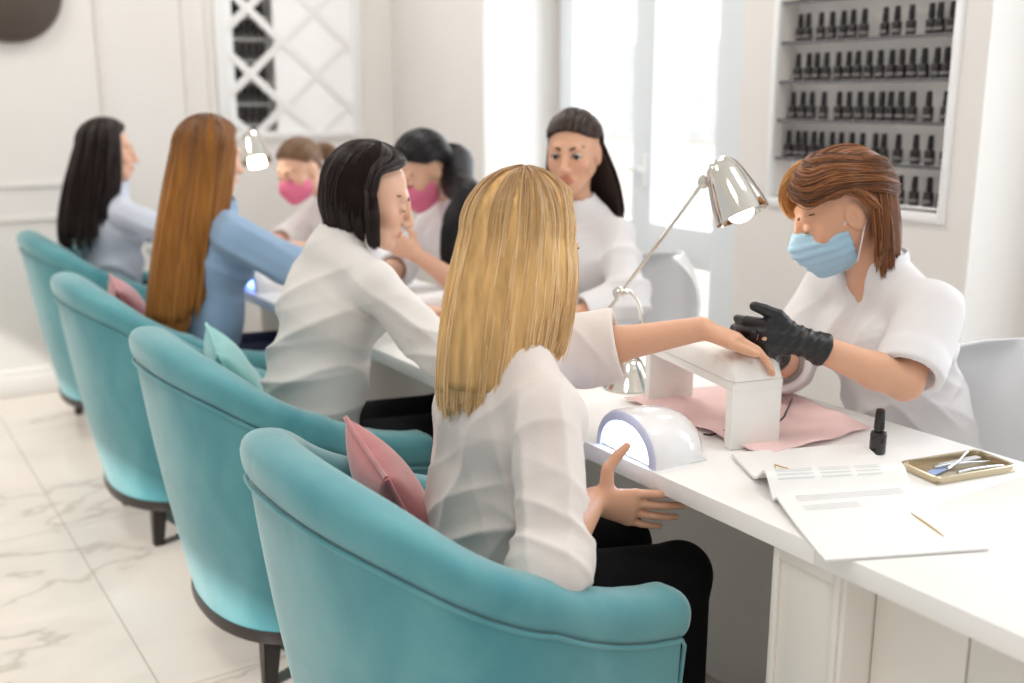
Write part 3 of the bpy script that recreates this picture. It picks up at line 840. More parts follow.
def print_block(name, fn, u0, u1, v0, v1, m, rows=1, gap=0.5):
    V = []; F = []
    for r in range(rows):
        a = v0 + (v1 - v0) * r / rows; bq = a + (v1 - v0) / rows * gap
        nn = 12; s = len(V)
        for i in range(nn + 1):
            for vv in (a, bq):
                p = fn(u0 + (u1 - u0) * i / nn, vv); V.append((p[0], p[1], p[2] + 0.0004))
        for i in range(nn): F.append((s + 2 * i, s + 2 * i + 2, s + 2 * i + 3, s + 2 * i + 1))
    return link_mesh(name, V, F, m, mg, smooth=False)
for u0, u1 in ((0.07, 0.33), (0.38, 0.60), (0.64, 0.82)):
    print_block('text_lines', far_pt, u0, u1, 0.12, 0.24, M_ink, 4, 0.4)
print_block('text_lines', near_pt, 0.12, 0.86, 0.84, 0.93, M_ink, 4, 0.35)
print_block('text_lines', near_pt, 0.12, 0.5, 0.70, 0.79, M_ink, 4, 0.3)
def printed_line(fn, pts, name):   # a gold drawn ornament printed on the page
    P = [fn(u, v) for u, v in pts]; P = [(x, y, z + 0.0008) for x, y, z in P]
    tube_obj(name, P, [0.0006 + 0.0011 * math.sin(math.pi * i / (len(P) - 1)) for i in range(len(P))], M_gold, mg, 6)
printed_line(near_pt, [(0.775, 0.56), (0.79, 0.47), (0.80, 0.40), (0.812, 0.30), (0.82, 0.20)], 'gold_ornament')
printed_line(far_pt, [(0.20, 0.58), (0.22, 0.66), (0.25, 0.60), (0.29, 0.56)], 'gold_ornament')

# metal tray of tools
M_brass = mat('worn_gilt_metal', (206, 192, 166), rough=0.28, metal=0.9)
tc_ = np.array([(1.615, 1.150), (1.575, 1.056), (1.768, 1.020), (1.795, 1.112)])
tcen = tc_.mean(0)
tr0 = thing('tool_tray', 'small gilt metal tray of manicure tools at the right end of the worktop', 'tray', (tcen[0], tcen[1], Z), math.radians(-11))
TW, TD = 0.092, 0.047
bm = bmesh.new()
add_box(bm, (-TW, -TD, 0), (TW, TD, 0.003), 0.001)
bm_obj('base', bm, M_brass, tr0)
bm = bmesh.new()
loop = []
def rrect(w, d, r, z, n=6):
    out = []
    for cx, cy, a0 in ((w - r, d - r, 0), (-w + r, d - r, 90), (-w + r, -d + r, 180), (w - r, -d + r, 270)):
        for k in range(n + 1): a = math.radians(a0 + 90 * k / n); out.append((cx + r * math.cos(a), cy + r * math.sin(a), z))
    return out
rings = [[bm.verts.new(p) for p in rrect(TW - o, TD - o, 0.012, z)] for o, z in ((0.001, 0.0), (-0.002, 0.013), (0.0, 0.0145), (0.004, 0.0135), (0.0045, 0.003))]
for a, b in zip(rings, rings[1:]):
    for k in range(len(a)): bm.faces.new((a[k], a[(k + 1) % len(a)], b[(k + 1) % len(a)], b[k]))
bm_obj('rim', bm, M_brass, tr0)
M_steel = mat('steel', (205, 208, 212), rough=0.2, metal=1.0)
M_blue = mat('blue_white_stripes', (150, 170, 214), rough=0.5)
def traypt(x, y, z): 
    a = math.radians(-11); return (tcen[0] + x * math.cos(a) - y * math.sin(a), tcen[1] + x * math.sin(a) + y * math.cos(a), Z + z)
def tool(name, label, pts, rad, m, cat='tool', flat=None):
    P = [Vector(traypt(*p)) for p in pts]; c = P[0]
    o = tube_obj(name, [p - c for p in P], rad, m, None, 10); o.location = c
    return tag(o, label, cat)
tool('cuticle_pusher', 'slim steel cuticle pusher lying diagonally across the gilt tray', [(-0.045, -0.020, 0.016), (0.0, 0.0, 0.017), (0.03, 0.018, 0.018), (0.05, 0.03, 0.019)], [0.0028, 0.0026, 0.002, 0.0035], M_steel)
tool('tweezers', 'steel tweezers lying along the middle of the gilt tray', [(-0.05, 0.006, 0.009), (-0.02, 0.006, 0.010), (0.03, 0.004, 0.009), (0.075, -0.002, 0.008)], [0.0045, 0.004, 0.003, 0.001], M_steel)
tool('nail_clippers', 'steel clippers lying along the front side of the gilt tray', [(-0.03, -0.030, 0.008), (0.0, -0.028, 0.009), (0.05, -0.028, 0.008), (0.08, -0.030, 0.007)], [0.004, 0.0045, 0.0045, 0.003], M_steel)
o = box_obj('nail_file', (-0.04, -0.009, 0), (0.04, 0.009, 0.004), M_blue, None, 0.0015)
o.location = traypt(-0.045, 0.0, 0.0035); o.rotation_euler = (0, 0, math.radians(8)); tag(o, 'short blue and white nail file at the left end of the gilt tray', 'nail file')
o = box_obj('nail_file', (-0.05, -0.007, 0), (0.05, 0.007, 0.004), mat('grey_file', (206, 206, 210), rough=0.8), None, 0.0015)
o.location = traypt(0.03, 0.024, 0.0035); o.rotation_euler = (0, 0, math.radians(-6)); tag(o, 'pale grey nail file at the back of the gilt tray', 'nail file')

# cord of the curing lamp
tag(tube_obj('power_cord', catmull([(1.418, 1.47, Z + 0.012), (1.44, 1.472, Z + 0.006), (1.49, 1.468, Z + 0.010), (1.55, 1.45, Z + 0.010), (1.62, 1.455, Z + 0.010), (1.69, 1.50, Z + 0.010), (1.76, 1.55, Z + 0.012)]), 0.0022, M_black, None, 8),
    'thin black power cord running from the nail lamp across the pink napkin', 'cord')
# small glass by the woman facing the camera
M_cglass = mat('clear_glass', (240, 236, 236), rough=0.05, trans=0.95)
gz = thing('glass', 'small clear glass on the worktop before the dark-haired woman facing the camera', 'glass', (1.79, 2.385, Z))
lathe_obj('cup', [(0.001, 0), (0.028, 0), (0.030, 0.004), (0.034, 0.085), (0.032, 0.085), (0.028, 0.008), (0.001, 0.007)], M_cglass, gz, 28)
lathe_obj('contents', [(0.001, 0.0075), (0.0275, 0.0085), (0.0295, 0.04), (0.001, 0.04)], mat('pink_powder', (226, 176, 160), rough=0.6), gz, 24)

# ------------------------------------------------------------------ bodies: distance fields turned into one continuous surface
def V3(*p): return np.array(p if len(p) > 1 else p[0], float)
def unit(v): v = np.asarray(v, float); return v / np.linalg.norm(v)

def bounds(pr):
    k = pr[0]
    if k == 'c': a, b, ra, rb = pr[1:]; r = max(ra, rb); return np.minimum(a, b) - r, np.maximum(a, b) + r
    if k == 'e': c, rad, M = pr[1:]; e = np.abs(np.asarray(M).T * np.asarray(rad)).sum(1); return c - e, c + e
    if k == 'y': a, b, r_, _ = pr[1:]; return np.minimum(a, b) - r_, np.maximum(a, b) + r_
    if k == 't': a, b, s1, s2, lat = pr[1:]; r = max(*s1, *s2); return np.minimum(a, b) - r, np.maximum(a, b) + r

def dist(pr, x, y, z):
    k = pr[0]
    if k == 'c':
        a, b, ra, rb = pr[1:]; d = b - a; L2 = float(d @ d) + 1e-12
        px, py, pz = x - a[0], y - a[1], z - a[2]
        t = np.clip((px * d[0] + py * d[1] + pz * d[2]) / L2, 0, 1)
        return np.sqrt((px - t * d[0]) ** 2 + (py - t * d[1]) ** 2 + (pz - t * d[2]) ** 2) - (ra + (rb - ra) * t)
    if k == 'e':
        c, rad, M = pr[1:]; M = np.asarray(M)
        px, py, pz = x - c[0], y - c[1], z - c[2]
        l = [M[i, 0] * px + M[i, 1] * py + M[i, 2] * pz for i in range(3)]
        k0 = np.sqrt(sum((l[i] / rad[i]) ** 2 for i in range(3))) + 1e-9
        k1 = np.sqrt(sum((l[i] / rad[i] ** 2) ** 2 for i in range(3))) + 1e-9
        return k0 * (k0 - 1) / k1
    if k == 'y':             # cylinder with flat ends
        a, b, r0, r1 = pr[1:]; d = b - a; L = np.linalg.norm(d); A = d / L
        px, py, pz = x - a[0], y - a[1], z - a[2]; s = px * A[0] + py * A[1] + pz * A[2]
        q = np.sqrt(np.maximum(px * px + py * py + pz * pz - s * s, 0))
        return np.maximum(q - (r0 + (r1 - r0) * np.clip(s / L, 0, 1)), np.abs(s - L / 2) - L / 2)
    a, b, s1, s2, lat = pr[1:]
    d = b - a; L = np.linalg.norm(d); A = d / L
    lat = unit(lat - A * (lat @ A)); D = np.cross(A, lat)
    px, py, pz = x - a[0], y - a[1], z - a[2]
    s = px * A[0] + py * A[1] + pz * A[2]
    t = np.clip(s / L, 0, 1); ax = s - t * L
    u = px * lat[0] + py * lat[1] + pz * lat[2]; v = px * D[0] + py * D[1] + pz * D[2]
    rl = s1[0] + (s2[0] - s1[0]) * t; rd = s1[1] + (s2[1] - s1[1]) * t; rm = np.minimum(rl, rd)
    k0 = np.sqrt((u / rl) ** 2 + (v / rd) ** 2 + (ax / rm) ** 2) + 1e-9
    k1 = np.sqrt((u / rl ** 2) ** 2 + (v / rd ** 2) ** 2 + (ax / rm ** 2) ** 2) + 1e-9
    return k0 * (k0 - 1) / k1

class Field:
    def __init__(s, prims, h, pad=0.03):
        bs = [bounds(p[0]) for p in prims if p[1] != 'sub' and p[1] != 'cut']
        s.lo = np.min([b[0] for b in bs], 0) - pad; hi = np.max([b[1] for b in bs], 0) + pad
        s.h = h; s.n = np.ceil((hi - s.lo) / h).astype(int) + 1
        s.F = np.full(s.n, 0.25, np.float32)
        s.ax = [(s.lo[i] + h * np.arange(s.n[i])).astype(np.float32) for i in range(3)]
        for p in prims: s.apply(*p)
    def region(s, lo, hi):
        i0 = np.clip(np.floor((lo - s.lo) / s.h).astype(int), 0, s.n); i1 = np.clip(np.ceil((hi - s.lo) / s.h).astype(int) + 1, 0, s.n)
        sl = tuple(slice(a, b) for a, b in zip(i0, i1))
        return sl, s.ax[0][sl[0]][:, None, None], s.ax[1][sl[1]][None, :, None], s.ax[2][sl[2]][None, None, :]
    def apply(s, pr, op, k=0.0):
        if op == 'cut':          # keep the side of a plane (point, normal pointing to what is removed)
            c, nrm = pr; x, y, z = s.ax[0][:, None, None], s.ax[1][None, :, None], s.ax[2][None, None, :]
            s.F = np.maximum(s.F, ((x - c[0]) * nrm[0] + (y - c[1]) * nrm[1] + (z - c[2]) * nrm[2]).astype(np.float32)); return
        lo, hi = bounds(pr); m = k + 3 * s.h
        sl, x, y, z = s.region(lo - m, hi + m)
        if 0 in [q.stop - q.start for q in sl]: return
        d = dist(pr, x, y, z).astype(np.float32); f = s.F[sl]
        if op == 'sub': d = -d; f = -f
        if k > 0:
            hh = np.clip(0.5 + 0.5 * (f - d) / k, 0, 1) if op != 'sub' else None
            if op == 'sub':
                a, b = -f, d     # smooth max of the field and -d
                hh = np.clip(0.5 - 0.5 * (b - a) / k, 0, 1)
                s.F[sl] = b * (1 - hh) + a * hh + k * hh * (1 - hh)
            else:
                s.F[sl] = f * (1 - hh) + d * hh - k * hh * (1 - hh)
        else:
            s.F[sl] = np.maximum(-f, d) if op == 'sub' else np.minimum(f, d)
    def mesh(s):
        F = s.F; I = F < 0
        c = I[:-1, :-1, :-1].astype(np.uint8)
        for o in ((1, 0, 0), (0, 1, 0), (0, 0, 1), (1, 1, 0), (1, 0, 1), (0, 1, 1), (1, 1, 1)):
            c += I[o[0]:I.shape[0] - 1 + o[0], o[1]:I.shape[1] - 1 + o[1], o[2]:I.shape[2] - 1 + o[2]]
        idx = np.argwhere((c > 0) & (c < 8))
        mp = np.full(c.shape, -1, np.int32); mp[tuple(idx.T)] = np.arange(len(idx))
        acc = np.zeros((len(idx), 3)); cnt = np.zeros(len(idx))
        cor = [(i, j, k) for i in (0, 1) for j in (0, 1) for k in (0, 1)]
        for a in cor:
            for d in range(3):
                if a[d]: continue
                b = list(a); b[d] = 1
                fa = F[tuple((idx + a).T)]; fb = F[tuple((idx + b).T)]
                m = (fa < 0) != (fb < 0)
                t = np.where(m, fa / np.where(m, fa - fb, 1), 0)
                p = np.array(a, float) + t[:, None] * (np.array(b) - np.array(a))
                acc[m] += p[m]; cnt[m] += 1
        V = s.lo + (idx + acc / cnt[:, None]) * s.h
        Q = []
        for d in range(3):
            e, f = (d + 1) % 3, (d + 2) % 3
            s0 = [slice(None)] * 3; s1 = [slice(None)] * 3
            s0[d] = slice(0, -1); s1[d] = slice(1, None)
            A = I[tuple(s0)]; B = I[tuple(s1)]
            E = np.argwhere(A != B)
            E = E[(E[:, e] > 0) & (E[:, f] > 0) & (E[:, e] < F.shape[e] - 1) & (E[:, f] < F.shape[f] - 1)]
            ins = A[tuple(E.T)]
            q = []
            for de, df in ((-1, -1), (0, -1), (0, 0), (-1, 0)):
                g = E.copy(); g[:, e] += de; g[:, f] += df; q.append(mp[tuple(g.T)])
            q = np.stack(q, 1); q[~ins] = q[~ins][:, ::-1]
            Q.append(q)
        Q = np.concatenate(Q); Q = Q[(Q >= 0).all(1)]
        i2 = np.clip(idx, 1, np.array(F.shape) - 2)
        N = np.stack([F[tuple((i2 + np.eye(3, dtype=int)[d]).T)] - F[tuple((i2 - np.eye(3, dtype=int)[d]).T)] for d in range(3)], 1)
        N /= np.linalg.norm(N, axis=1)[:, None] + 1e-9
        return V, Q, N

def fast_mesh(name, V, Q, m, parent=None, org=None):
    me = bpy.data.meshes.new(name)
    org = np.zeros(3) if org is None else np.asarray(org)
    V = V - org
    me.vertices.add(len(V)); me.vertices.foreach_set('co', V.astype(np.float32).ravel())
    me.loops.add(Q.size); me.loops.foreach_set('vertex_index', Q.astype(np.int32).ravel())
    me.polygons.add(len(Q)); me.polygons.foreach_set('loop_start', np.arange(0, Q.size, 4, dtype=np.int32)); me.polygons.foreach_set('loop_total', np.full(len(Q), 4, np.int32))
    me.polygons.foreach_set('use_smooth', np.ones(len(Q), bool))
    me.update(calc_edges=True); me.validate()
    for x in (m if isinstance(m, (list, tuple)) else [m]): me.materials.append(x)
    o = bpy.data.objects.new(name, me); C.objects.link(o)
    if parent is not None: o.parent = parent
    return o

def smooth_verts(V, Q, it=1, lam=0.5):
    n = len(V)
    for _ in range(it):
        acc = np.zeros_like(V); cnt = np.zeros(n)
        for a, b in ((0, 1), (1, 2), (2, 3), (3, 0)):
            np.add.at(acc, Q[:, a], V[Q[:, b]]); np.add.at(acc, Q[:, b], V[Q[:, a]])
            np.add.at(cnt, Q[:, a], 1); np.add.at(cnt, Q[:, b], 1)
        V = V + lam * (acc / np.maximum(cnt, 1)[:, None] - V)
    return V

def wave(P, k, seed, warp=1.0):
    r = np.random.default_rng(seed)
    w = np.zeros_like(P)
    for _ in range(3):
        q = r.normal(size=(3, 3)); ph = r.uniform(0, 6.28, 3)
        w += np.sin(P @ (q * k * 0.35).T + ph)
    P2 = P * k + warp * w
    return P2

def fold_fn(specs, seed=0):
    """cloth folds: each spec = (centre, radius, direction across the folds, folds per metre, height)"""
    def fn(P):
        d = np.zeros(len(P))
        for i, (c, rad, kd, freq, amp) in enumerate(specs):
            w = np.exp(-((np.linalg.norm(P - c, axis=1) / rad) ** 2))
            wp = wave(P, 9.0, seed + i)
            ph = (P @ unit(kd)) * freq * 6.28 + 1.1 * np.sin(wp[:, 0]) + 1.1 * np.sin(wp[:, 1] * 0.8) + 0.8 * np.sin(wp[:, 2])
            g = 1 - np.abs(np.sin(ph * 0.5)); d += amp * w * (g ** 1.6 * 2 - 0.7)
        return d
    return fn

def skin_mat(name, rgb):
    m = mat(name, rgb, rough=0.45, spec=0.35, sss=0.25, bump=0.06, bscale=900)
    nt = m.node_tree; b = nt.nodes['Principled BSDF']
    at = nt.nodes.new('ShaderNodeAttribute'); at.attribute_name = 'tint'
    mx = nt.nodes.new('ShaderNodeMix'); mx.data_type = 'RGBA'; mx.blend_type = 'MULTIPLY'; mx.inputs['Factor'].default_value = 1
    mx.inputs[6].default_value = (*lin(rgb), 1); nt.links.new(at.outputs['Color'], mx.inputs[7]); nt.links.new(mx.outputs[2], b.inputs['Base Color'])
    return m

class Head:
    def __init__(s, C_, yaw_dir, pitch=0.0, roll=0.0, scale=1.0):
        s.C = V3(C_); f = unit((yaw_dir[0], yaw_dir[1], 0)); r = np.array((f[1], -f[0], 0.0)); u = np.array((0, 0, 1.0))
        p = math.radians(pitch); s.F = f * math.cos(p) + u * math.sin(p); s.U = u * math.cos(p) - f * math.sin(p); s.R = r
        q = math.radians(roll); s.R, s.U = s.R * math.cos(q) - s.U * math.sin(q), s.U * math.cos(q) + s.R * math.sin(q)
        s.s = scale; s.M = np.stack([s.R, s.F, s.U])
        s.cc = s.p(-0.012, 0, 0.025)
    def p(s, f, l, u): return s.C + s.s * (s.F * f + s.R * l + s.U * u)
    def loc(s, P): return ((P - s.C) @ s.M.T) / s.s          # columns: right, forward, up
    def ell(s, f, l, u, rl, rf, ru, tilt=None): return ('e', s.p(f, l, u), np.array((rl, rf, ru)) * s.s, s.M)
    def sph(s, f, l, u, r): return ('c', s.p(f, l, u), s.p(f, l, u) + 1e-5, r * s.s, r * s.s)
    def cap(s, a, b, ra, rb): return ('c', s.p(*a), s.p(*b), ra * s.s, rb * s.s)
    def prims(s, closed=True):
        L = [(s.ell(-0.012, 0, 0.025, 0.073, 0.092, 0.086), 'u', 0.0),
             (s.ell(0.028, 0, -0.035, 0.056, 0.062, 0.074), 'u', 0.03),
             (s.cap((-0.01, 0.048, -0.045), (0.055, 0.022, -0.088), 0.016, 0.014), 'u', 0.025),
             (s.cap((-0.01, -0.048, -0.045), (0.055, -0.022, -0.088), 0.016, 0.014), 'u', 0.025),
             (s.sph(0.071, 0, -0.095, 0.017), 'u', 0.022),
             (s.cap((0.074, -0.030, 0.024), (0.074, 0.030, 0.024), 0.013, 0.013), 'u', 0.014)]
        for q in (-1, 1):
            L += [(s.sph(0.055, q * 0.040, -0.026, 0.020), 'u', 0.022),
                  (s.sph(0.099, q * 0.032, 0.002, 0.0155), 'sub', 0.012)]
            if closed: L += [(s.ell(0.079, q * 0.031, 0.0, 0.0155, 0.0105, 0.0105), 'u', 0.004)]
            L += [(s.ell(-0.008, q * 0.073, -0.006, 0.010, 0.019, 0.031), 'u', 0.006), (s.ell(0.000, q * 0.0825, -0.003, 0.007, 0.0105, 0.019), 'sub', 0.003)]
        L += [(s.cap((0.088, 0, 0.014), (0.108, 0, -0.030), 0.0075, 0.0095), 'u', 0.012),
              (s.sph(0.110, 0, -0.034, 0.0105), 'u', 0.008),
              (s.sph(0.098, 0.012, -0.038, 0.0075), 'u', 0.008), (s.sph(0.098, -0.012, -0.038, 0.0075), 'u', 0.008),
              (s.ell(0.083, 0, -0.066, 0.025, 0.012, 0.013), 'u', 0.012),
              (s.ell(0.093, 0, -0.061, 0.021, 0.0065, 0.0050), 'u', 0.004), (s.ell(0.0915, 0, -0.0715, 0.018, 0.0068, 0.0056), 'u', 0.004)]
        return L

def hand_prims(W, D, N, side, curl=(20, 25, 15), spread=6.0, thumb=(0.6, 0.75, 0.3), infl=0.0, scale=1.0, k=0.005, fcurl=None):
    """palm, four fingers of three bones, thumb leaving the side of the palm. side: +1 right hand, -1 left hand"""
    W = V3(W); D = unit(D); N = unit(V3(N) - D * (V3(N) @ D)); S = np.cross(D, N) * side
    L = [(('t', W, W + D * 0.070 * scale, np.array((0.024, 0.018)) * scale + infl, np.array((0.036, 0.0135)) * scale + infl, S), 'u', 0.012)]
    offs = (0.0275, 0.0092, -0.0092, -0.0265); base = (0.078, 0.083, 0.079, 0.071); sc = (0.95, 1.06, 1.0, 0.80); rr = (0.0088, 0.0088, 0.0084, 0.0074)
    for i in range(4):
        c = fcurl[i] if fcurl else curl
        p = W + (D * base[i] * 0.93 + S * offs[i]) * scale
        dirn = unit(D + S * math.tan(math.radians(spread)) * (1.5 - i) / 1.5)
        ang = 0.0; seg = (0.041, 0.026, 0.021)
        r = rr[i]
        for j in range(3):
            ang += math.radians(c[j])
            q = p + (dirn * math.cos(ang) + N * math.sin(ang)) * seg[j] * sc[i] * scale
            L.append((('c', p, q, r * scale + infl, (r - 0.0009) * scale + infl), 'u', k if j == 0 else 0.002)); p = q; r -= 0.0009
    b = W + (D * 0.020 + S * 0.020 + N * 0.006) * scale
    t1 = unit(D * thumb[0] + S * thumb[1] + N * thumb[2]); t2 = unit(D * (thumb[0] + 0.45) + S * thumb[1] * 0.6 + N * thumb[2])
    m1 = b + t1 * 0.040 * scale; m2 = m1 + t2 * 0.030 * scale; m3 = m2 + unit(t2 + 0.15 * D) * 0.023 * scale
    L += [(('c', b, m1, 0.0140 * scale + infl, 0.0110 * scale + infl), 'u', 0.010), (('c', m1, m2, 0.0105 * scale + infl, 0.0092 * scale + infl), 'u', 0.003), (('c', m2, m3, 0.0092 * scale + infl, 0.0072 * scale + infl), 'u', 0.002)]
    return L

# ------------------------------------------------------------------ hair
def hair_mat(name, rgb, rgb2, root=None, rough=0.33):
    m = bpy.data.materials.new(name); m.use_nodes = True; nt = m.node_tree; b = nt.nodes['Principled BSDF']; L = nt.links
    inf = nt.nodes.new('ShaderNodeHairInfo')
    r = nt.nodes.new('ShaderNodeValToRGB'); r.color_ramp.elements[0].color = (*lin(rgb), 1); r.color_ramp.elements[1].color = (*lin(rgb2), 1)
    L.new(inf.outputs['Random'], r.inputs['Fac'])
    col = r.outputs['Color']
    if root:
        rr = nt.nodes.new('ShaderNodeValToRGB'); rr.color_ramp.elements[0].position = 0.05; rr.color_ramp.elements[1].position = 0.45
        L.new(inf.outputs['Intercept'], rr.inputs['Fac'])
        mx = nt.nodes.new('ShaderNodeMix'); mx.data_type = 'RGBA'; L.new(rr.outputs['Color'], mx.inputs['Factor'])
        mx.inputs[6].default_value = (*lin(root), 1); L.new(col, mx.inputs[7]); col = mx.outputs[2]
    L.new(col, b.inputs['Base Color']); b.inputs['Roughness'].default_value = rough; b.inputs['Specular IOR Level'].default_value = 0.45
    return m
def hull_mat(name, rgb):
    return mat(name, rgb, rough=0.7, spec=0.08, noise=0.25, nscale=60, stretch=(1, 1, 0.06))

def strands_obj(name, P, m, parent, r0=0.0011, r1=0.0004):
    P = np.asarray(P, np.float32); N, n = P.shape[:2]
    cu = bpy.data.hair_curves.new(name); cu.add_curves([n] * N)
    cu.attributes['position'].data.foreach_set('vector', P.ravel())
    ra = cu.attributes.new('radius', 'FLOAT', 'POINT')
    t = np.linspace(0, 1, n); ra.data.foreach_set('value', np.tile((r0 + (r1 - r0) * t ** 2).astype(np.float32), N))
    cu.materials.append(m)
    o = bpy.data.objects.new(name, cu); C.objects.link(o); o.parent = parent; o['kind'] = 'stuff'
    return o

def skull_pt(H, d_r, d_f, d_u, off):
    return H.cc + off[..., None] * H.s * (d_r[..., None] * 0.0745 * H.R + d_f[..., None] * 0.0945 * H.F + d_u[..., None] * 0.0885 * H.U)
def sstep(x, a, b): t = np.clip((x - a) / (b - a), 0, 1); return t * t * (3 - 2 * t)

def falling_hair(H, phi, a0, off, zend, shape, phif, n1=9, n2=15, a_end=1.62, part=0.0, sweep=(0.45, 1.2), wav=None):
    """paths from the crown over the skull and then straight down. phi: azimuth from the face, positive to the right"""
    phi = np.asarray(phi, float); sg = np.where(phi >= 0, 1.0, -1.0)
    a = a0[:, None] + (a_end - a0[:, None]) * np.linspace(0, 1, n1)[None, :]
    w = sstep(a, *sweep)
    ph = np.where(np.abs(phi)[:, None] < phif, phi[:, None] * (1 - w) + (sg * (phif + 0.25 * np.abs(phi) / phif))[:, None] * w, phi[:, None])
    sa, ca = np.sin(a), np.cos(a)
    P1 = skull_pt(H, sa * np.sin(ph), sa * np.cos(ph), ca, np.broadcast_to(off[:, None], a.shape))
    Q = P1[:, -1]; pe = ph[:, -1]
    rad = np.cos(pe)[:, None] * H.F + np.sin(pe)[:, None] * H.R; rad[:, 2] = 0
    t = np.linspace(0, 1, n2 + 1)[1:]
    ze = zend(pe) if callable(zend) else zend
    L = np.maximum(Q[:, 2] - ze, 0.005)
    ro, fo, lo_ = shape(pe[:, None], t[None, :], off[:, None])
    Fh = unit((H.F[0], H.F[1], 0)); Rh = unit((H.R[0], H.R[1], 0))
    P2 = Q[:, None, :] + rad[:, None, :] * ro[..., None] + Fh * fo[..., None] + Rh * lo_[..., None]
    P2[..., 2] -= L[:, None] * t[None, :]
    return np.concatenate([P1, P2], 1)

def long_hair(person, H, m, mh, phif, zend, shape, N=6000, off=(1.03, 1.16), seed=1, groups=70, r0=0.0011, rng_phi=None, jit=0.012, hull_off=None, clump=0.6, a_min=0.03, hull_up=0.025):
    r = np.random.default_rng(seed)
    lo_p, hi_p = rng_phi or (-math.pi, math.pi)
    def make(phi, a0, o, z): return falling_hair(H, phi, a0, o, z, shape, phif)
    ho = hull_off or (off[0] * 0.4 + off[1] * 0.6)
    # backing surface
    nphi = 120; phg = np.linspace(lo_p + 1e-3, hi_p - 1e-3, nphi)
    if rng_phi is None: phg = np.concatenate([np.linspace(1e-3, math.pi, nphi // 2), np.linspace(-math.pi, -1e-3, nphi // 2)])
    G = make(phg, np.full(len(phg), a_min), np.full(len(phg), ho), lambda p: zend(p) + hull_up)
    n = G.shape[1]; Vv = G.reshape(-1, 3)
    F = [(i * n + j, (i + 1) * n + j, (i + 1) * n + j + 1, i * n + j + 1) for i in range(len(phg) - 1) for j in range(n - 1)]
    hair = link_mesh('hair', Vv - person_org(person), F, mh, person)
    so = hair.modifiers.new('solid', 'SOLIDIFY'); so.thickness = 0.012; so.offset = 0
    # strands, gathered in locks
    gphi = np.sort(r.uniform(lo_p, hi_p, groups)); goff = r.uniform(-0.035, 0.035, groups); glen = r.uniform(-1, 1, groups) * jit
    phi = r.uniform(lo_p, hi_p, N); gi = np.clip(np.searchsorted(gphi, phi), 0, groups - 1)
    o = r.uniform(off[0], off[1], N) + goff[gi]
    a0 = a_min + r.uniform(0, 1, N) ** 2 * 0.9
    zo = glen[gi] + r.normal(0, jit * 0.5, N)
    S = falling_hair(H, phi, a0, o, lambda p: zend(p) + zo, shape, phif)
    Sg = falling_hair(H, gphi[gi], a0, o * 0.5 + 0.5 * (off[0] + off[1]) / 2 + goff[gi], lambda p: zend(p) + zo, shape, phif)
    same = (np.abs(gphi[gi] - phi) < 0.25) & (np.sign(gphi[gi]) == np.sign(phi))
    w = clump * np.linspace(0, 1, S.shape[1])[None, :, None] ** 1.5 * same[:, None, None]
    S = S * (1 - w) + Sg * w
    t = np.linspace(0, 1, S.shape[1])
    S += (r.normal(0, 0.0022, (N, 1, 3)) * t[None, :, None]) + 0.0016 * np.sin(t[None, :, None] * r.uniform(4, 10, (N, 1, 1)) + r.uniform(0, 6, (N, 1, 3)))
    strands_obj('hair_strands', S - person_org(person), m, hair, r0, r0 * 0.4)
    return hair

def person_org(p): return np.array(p.location)

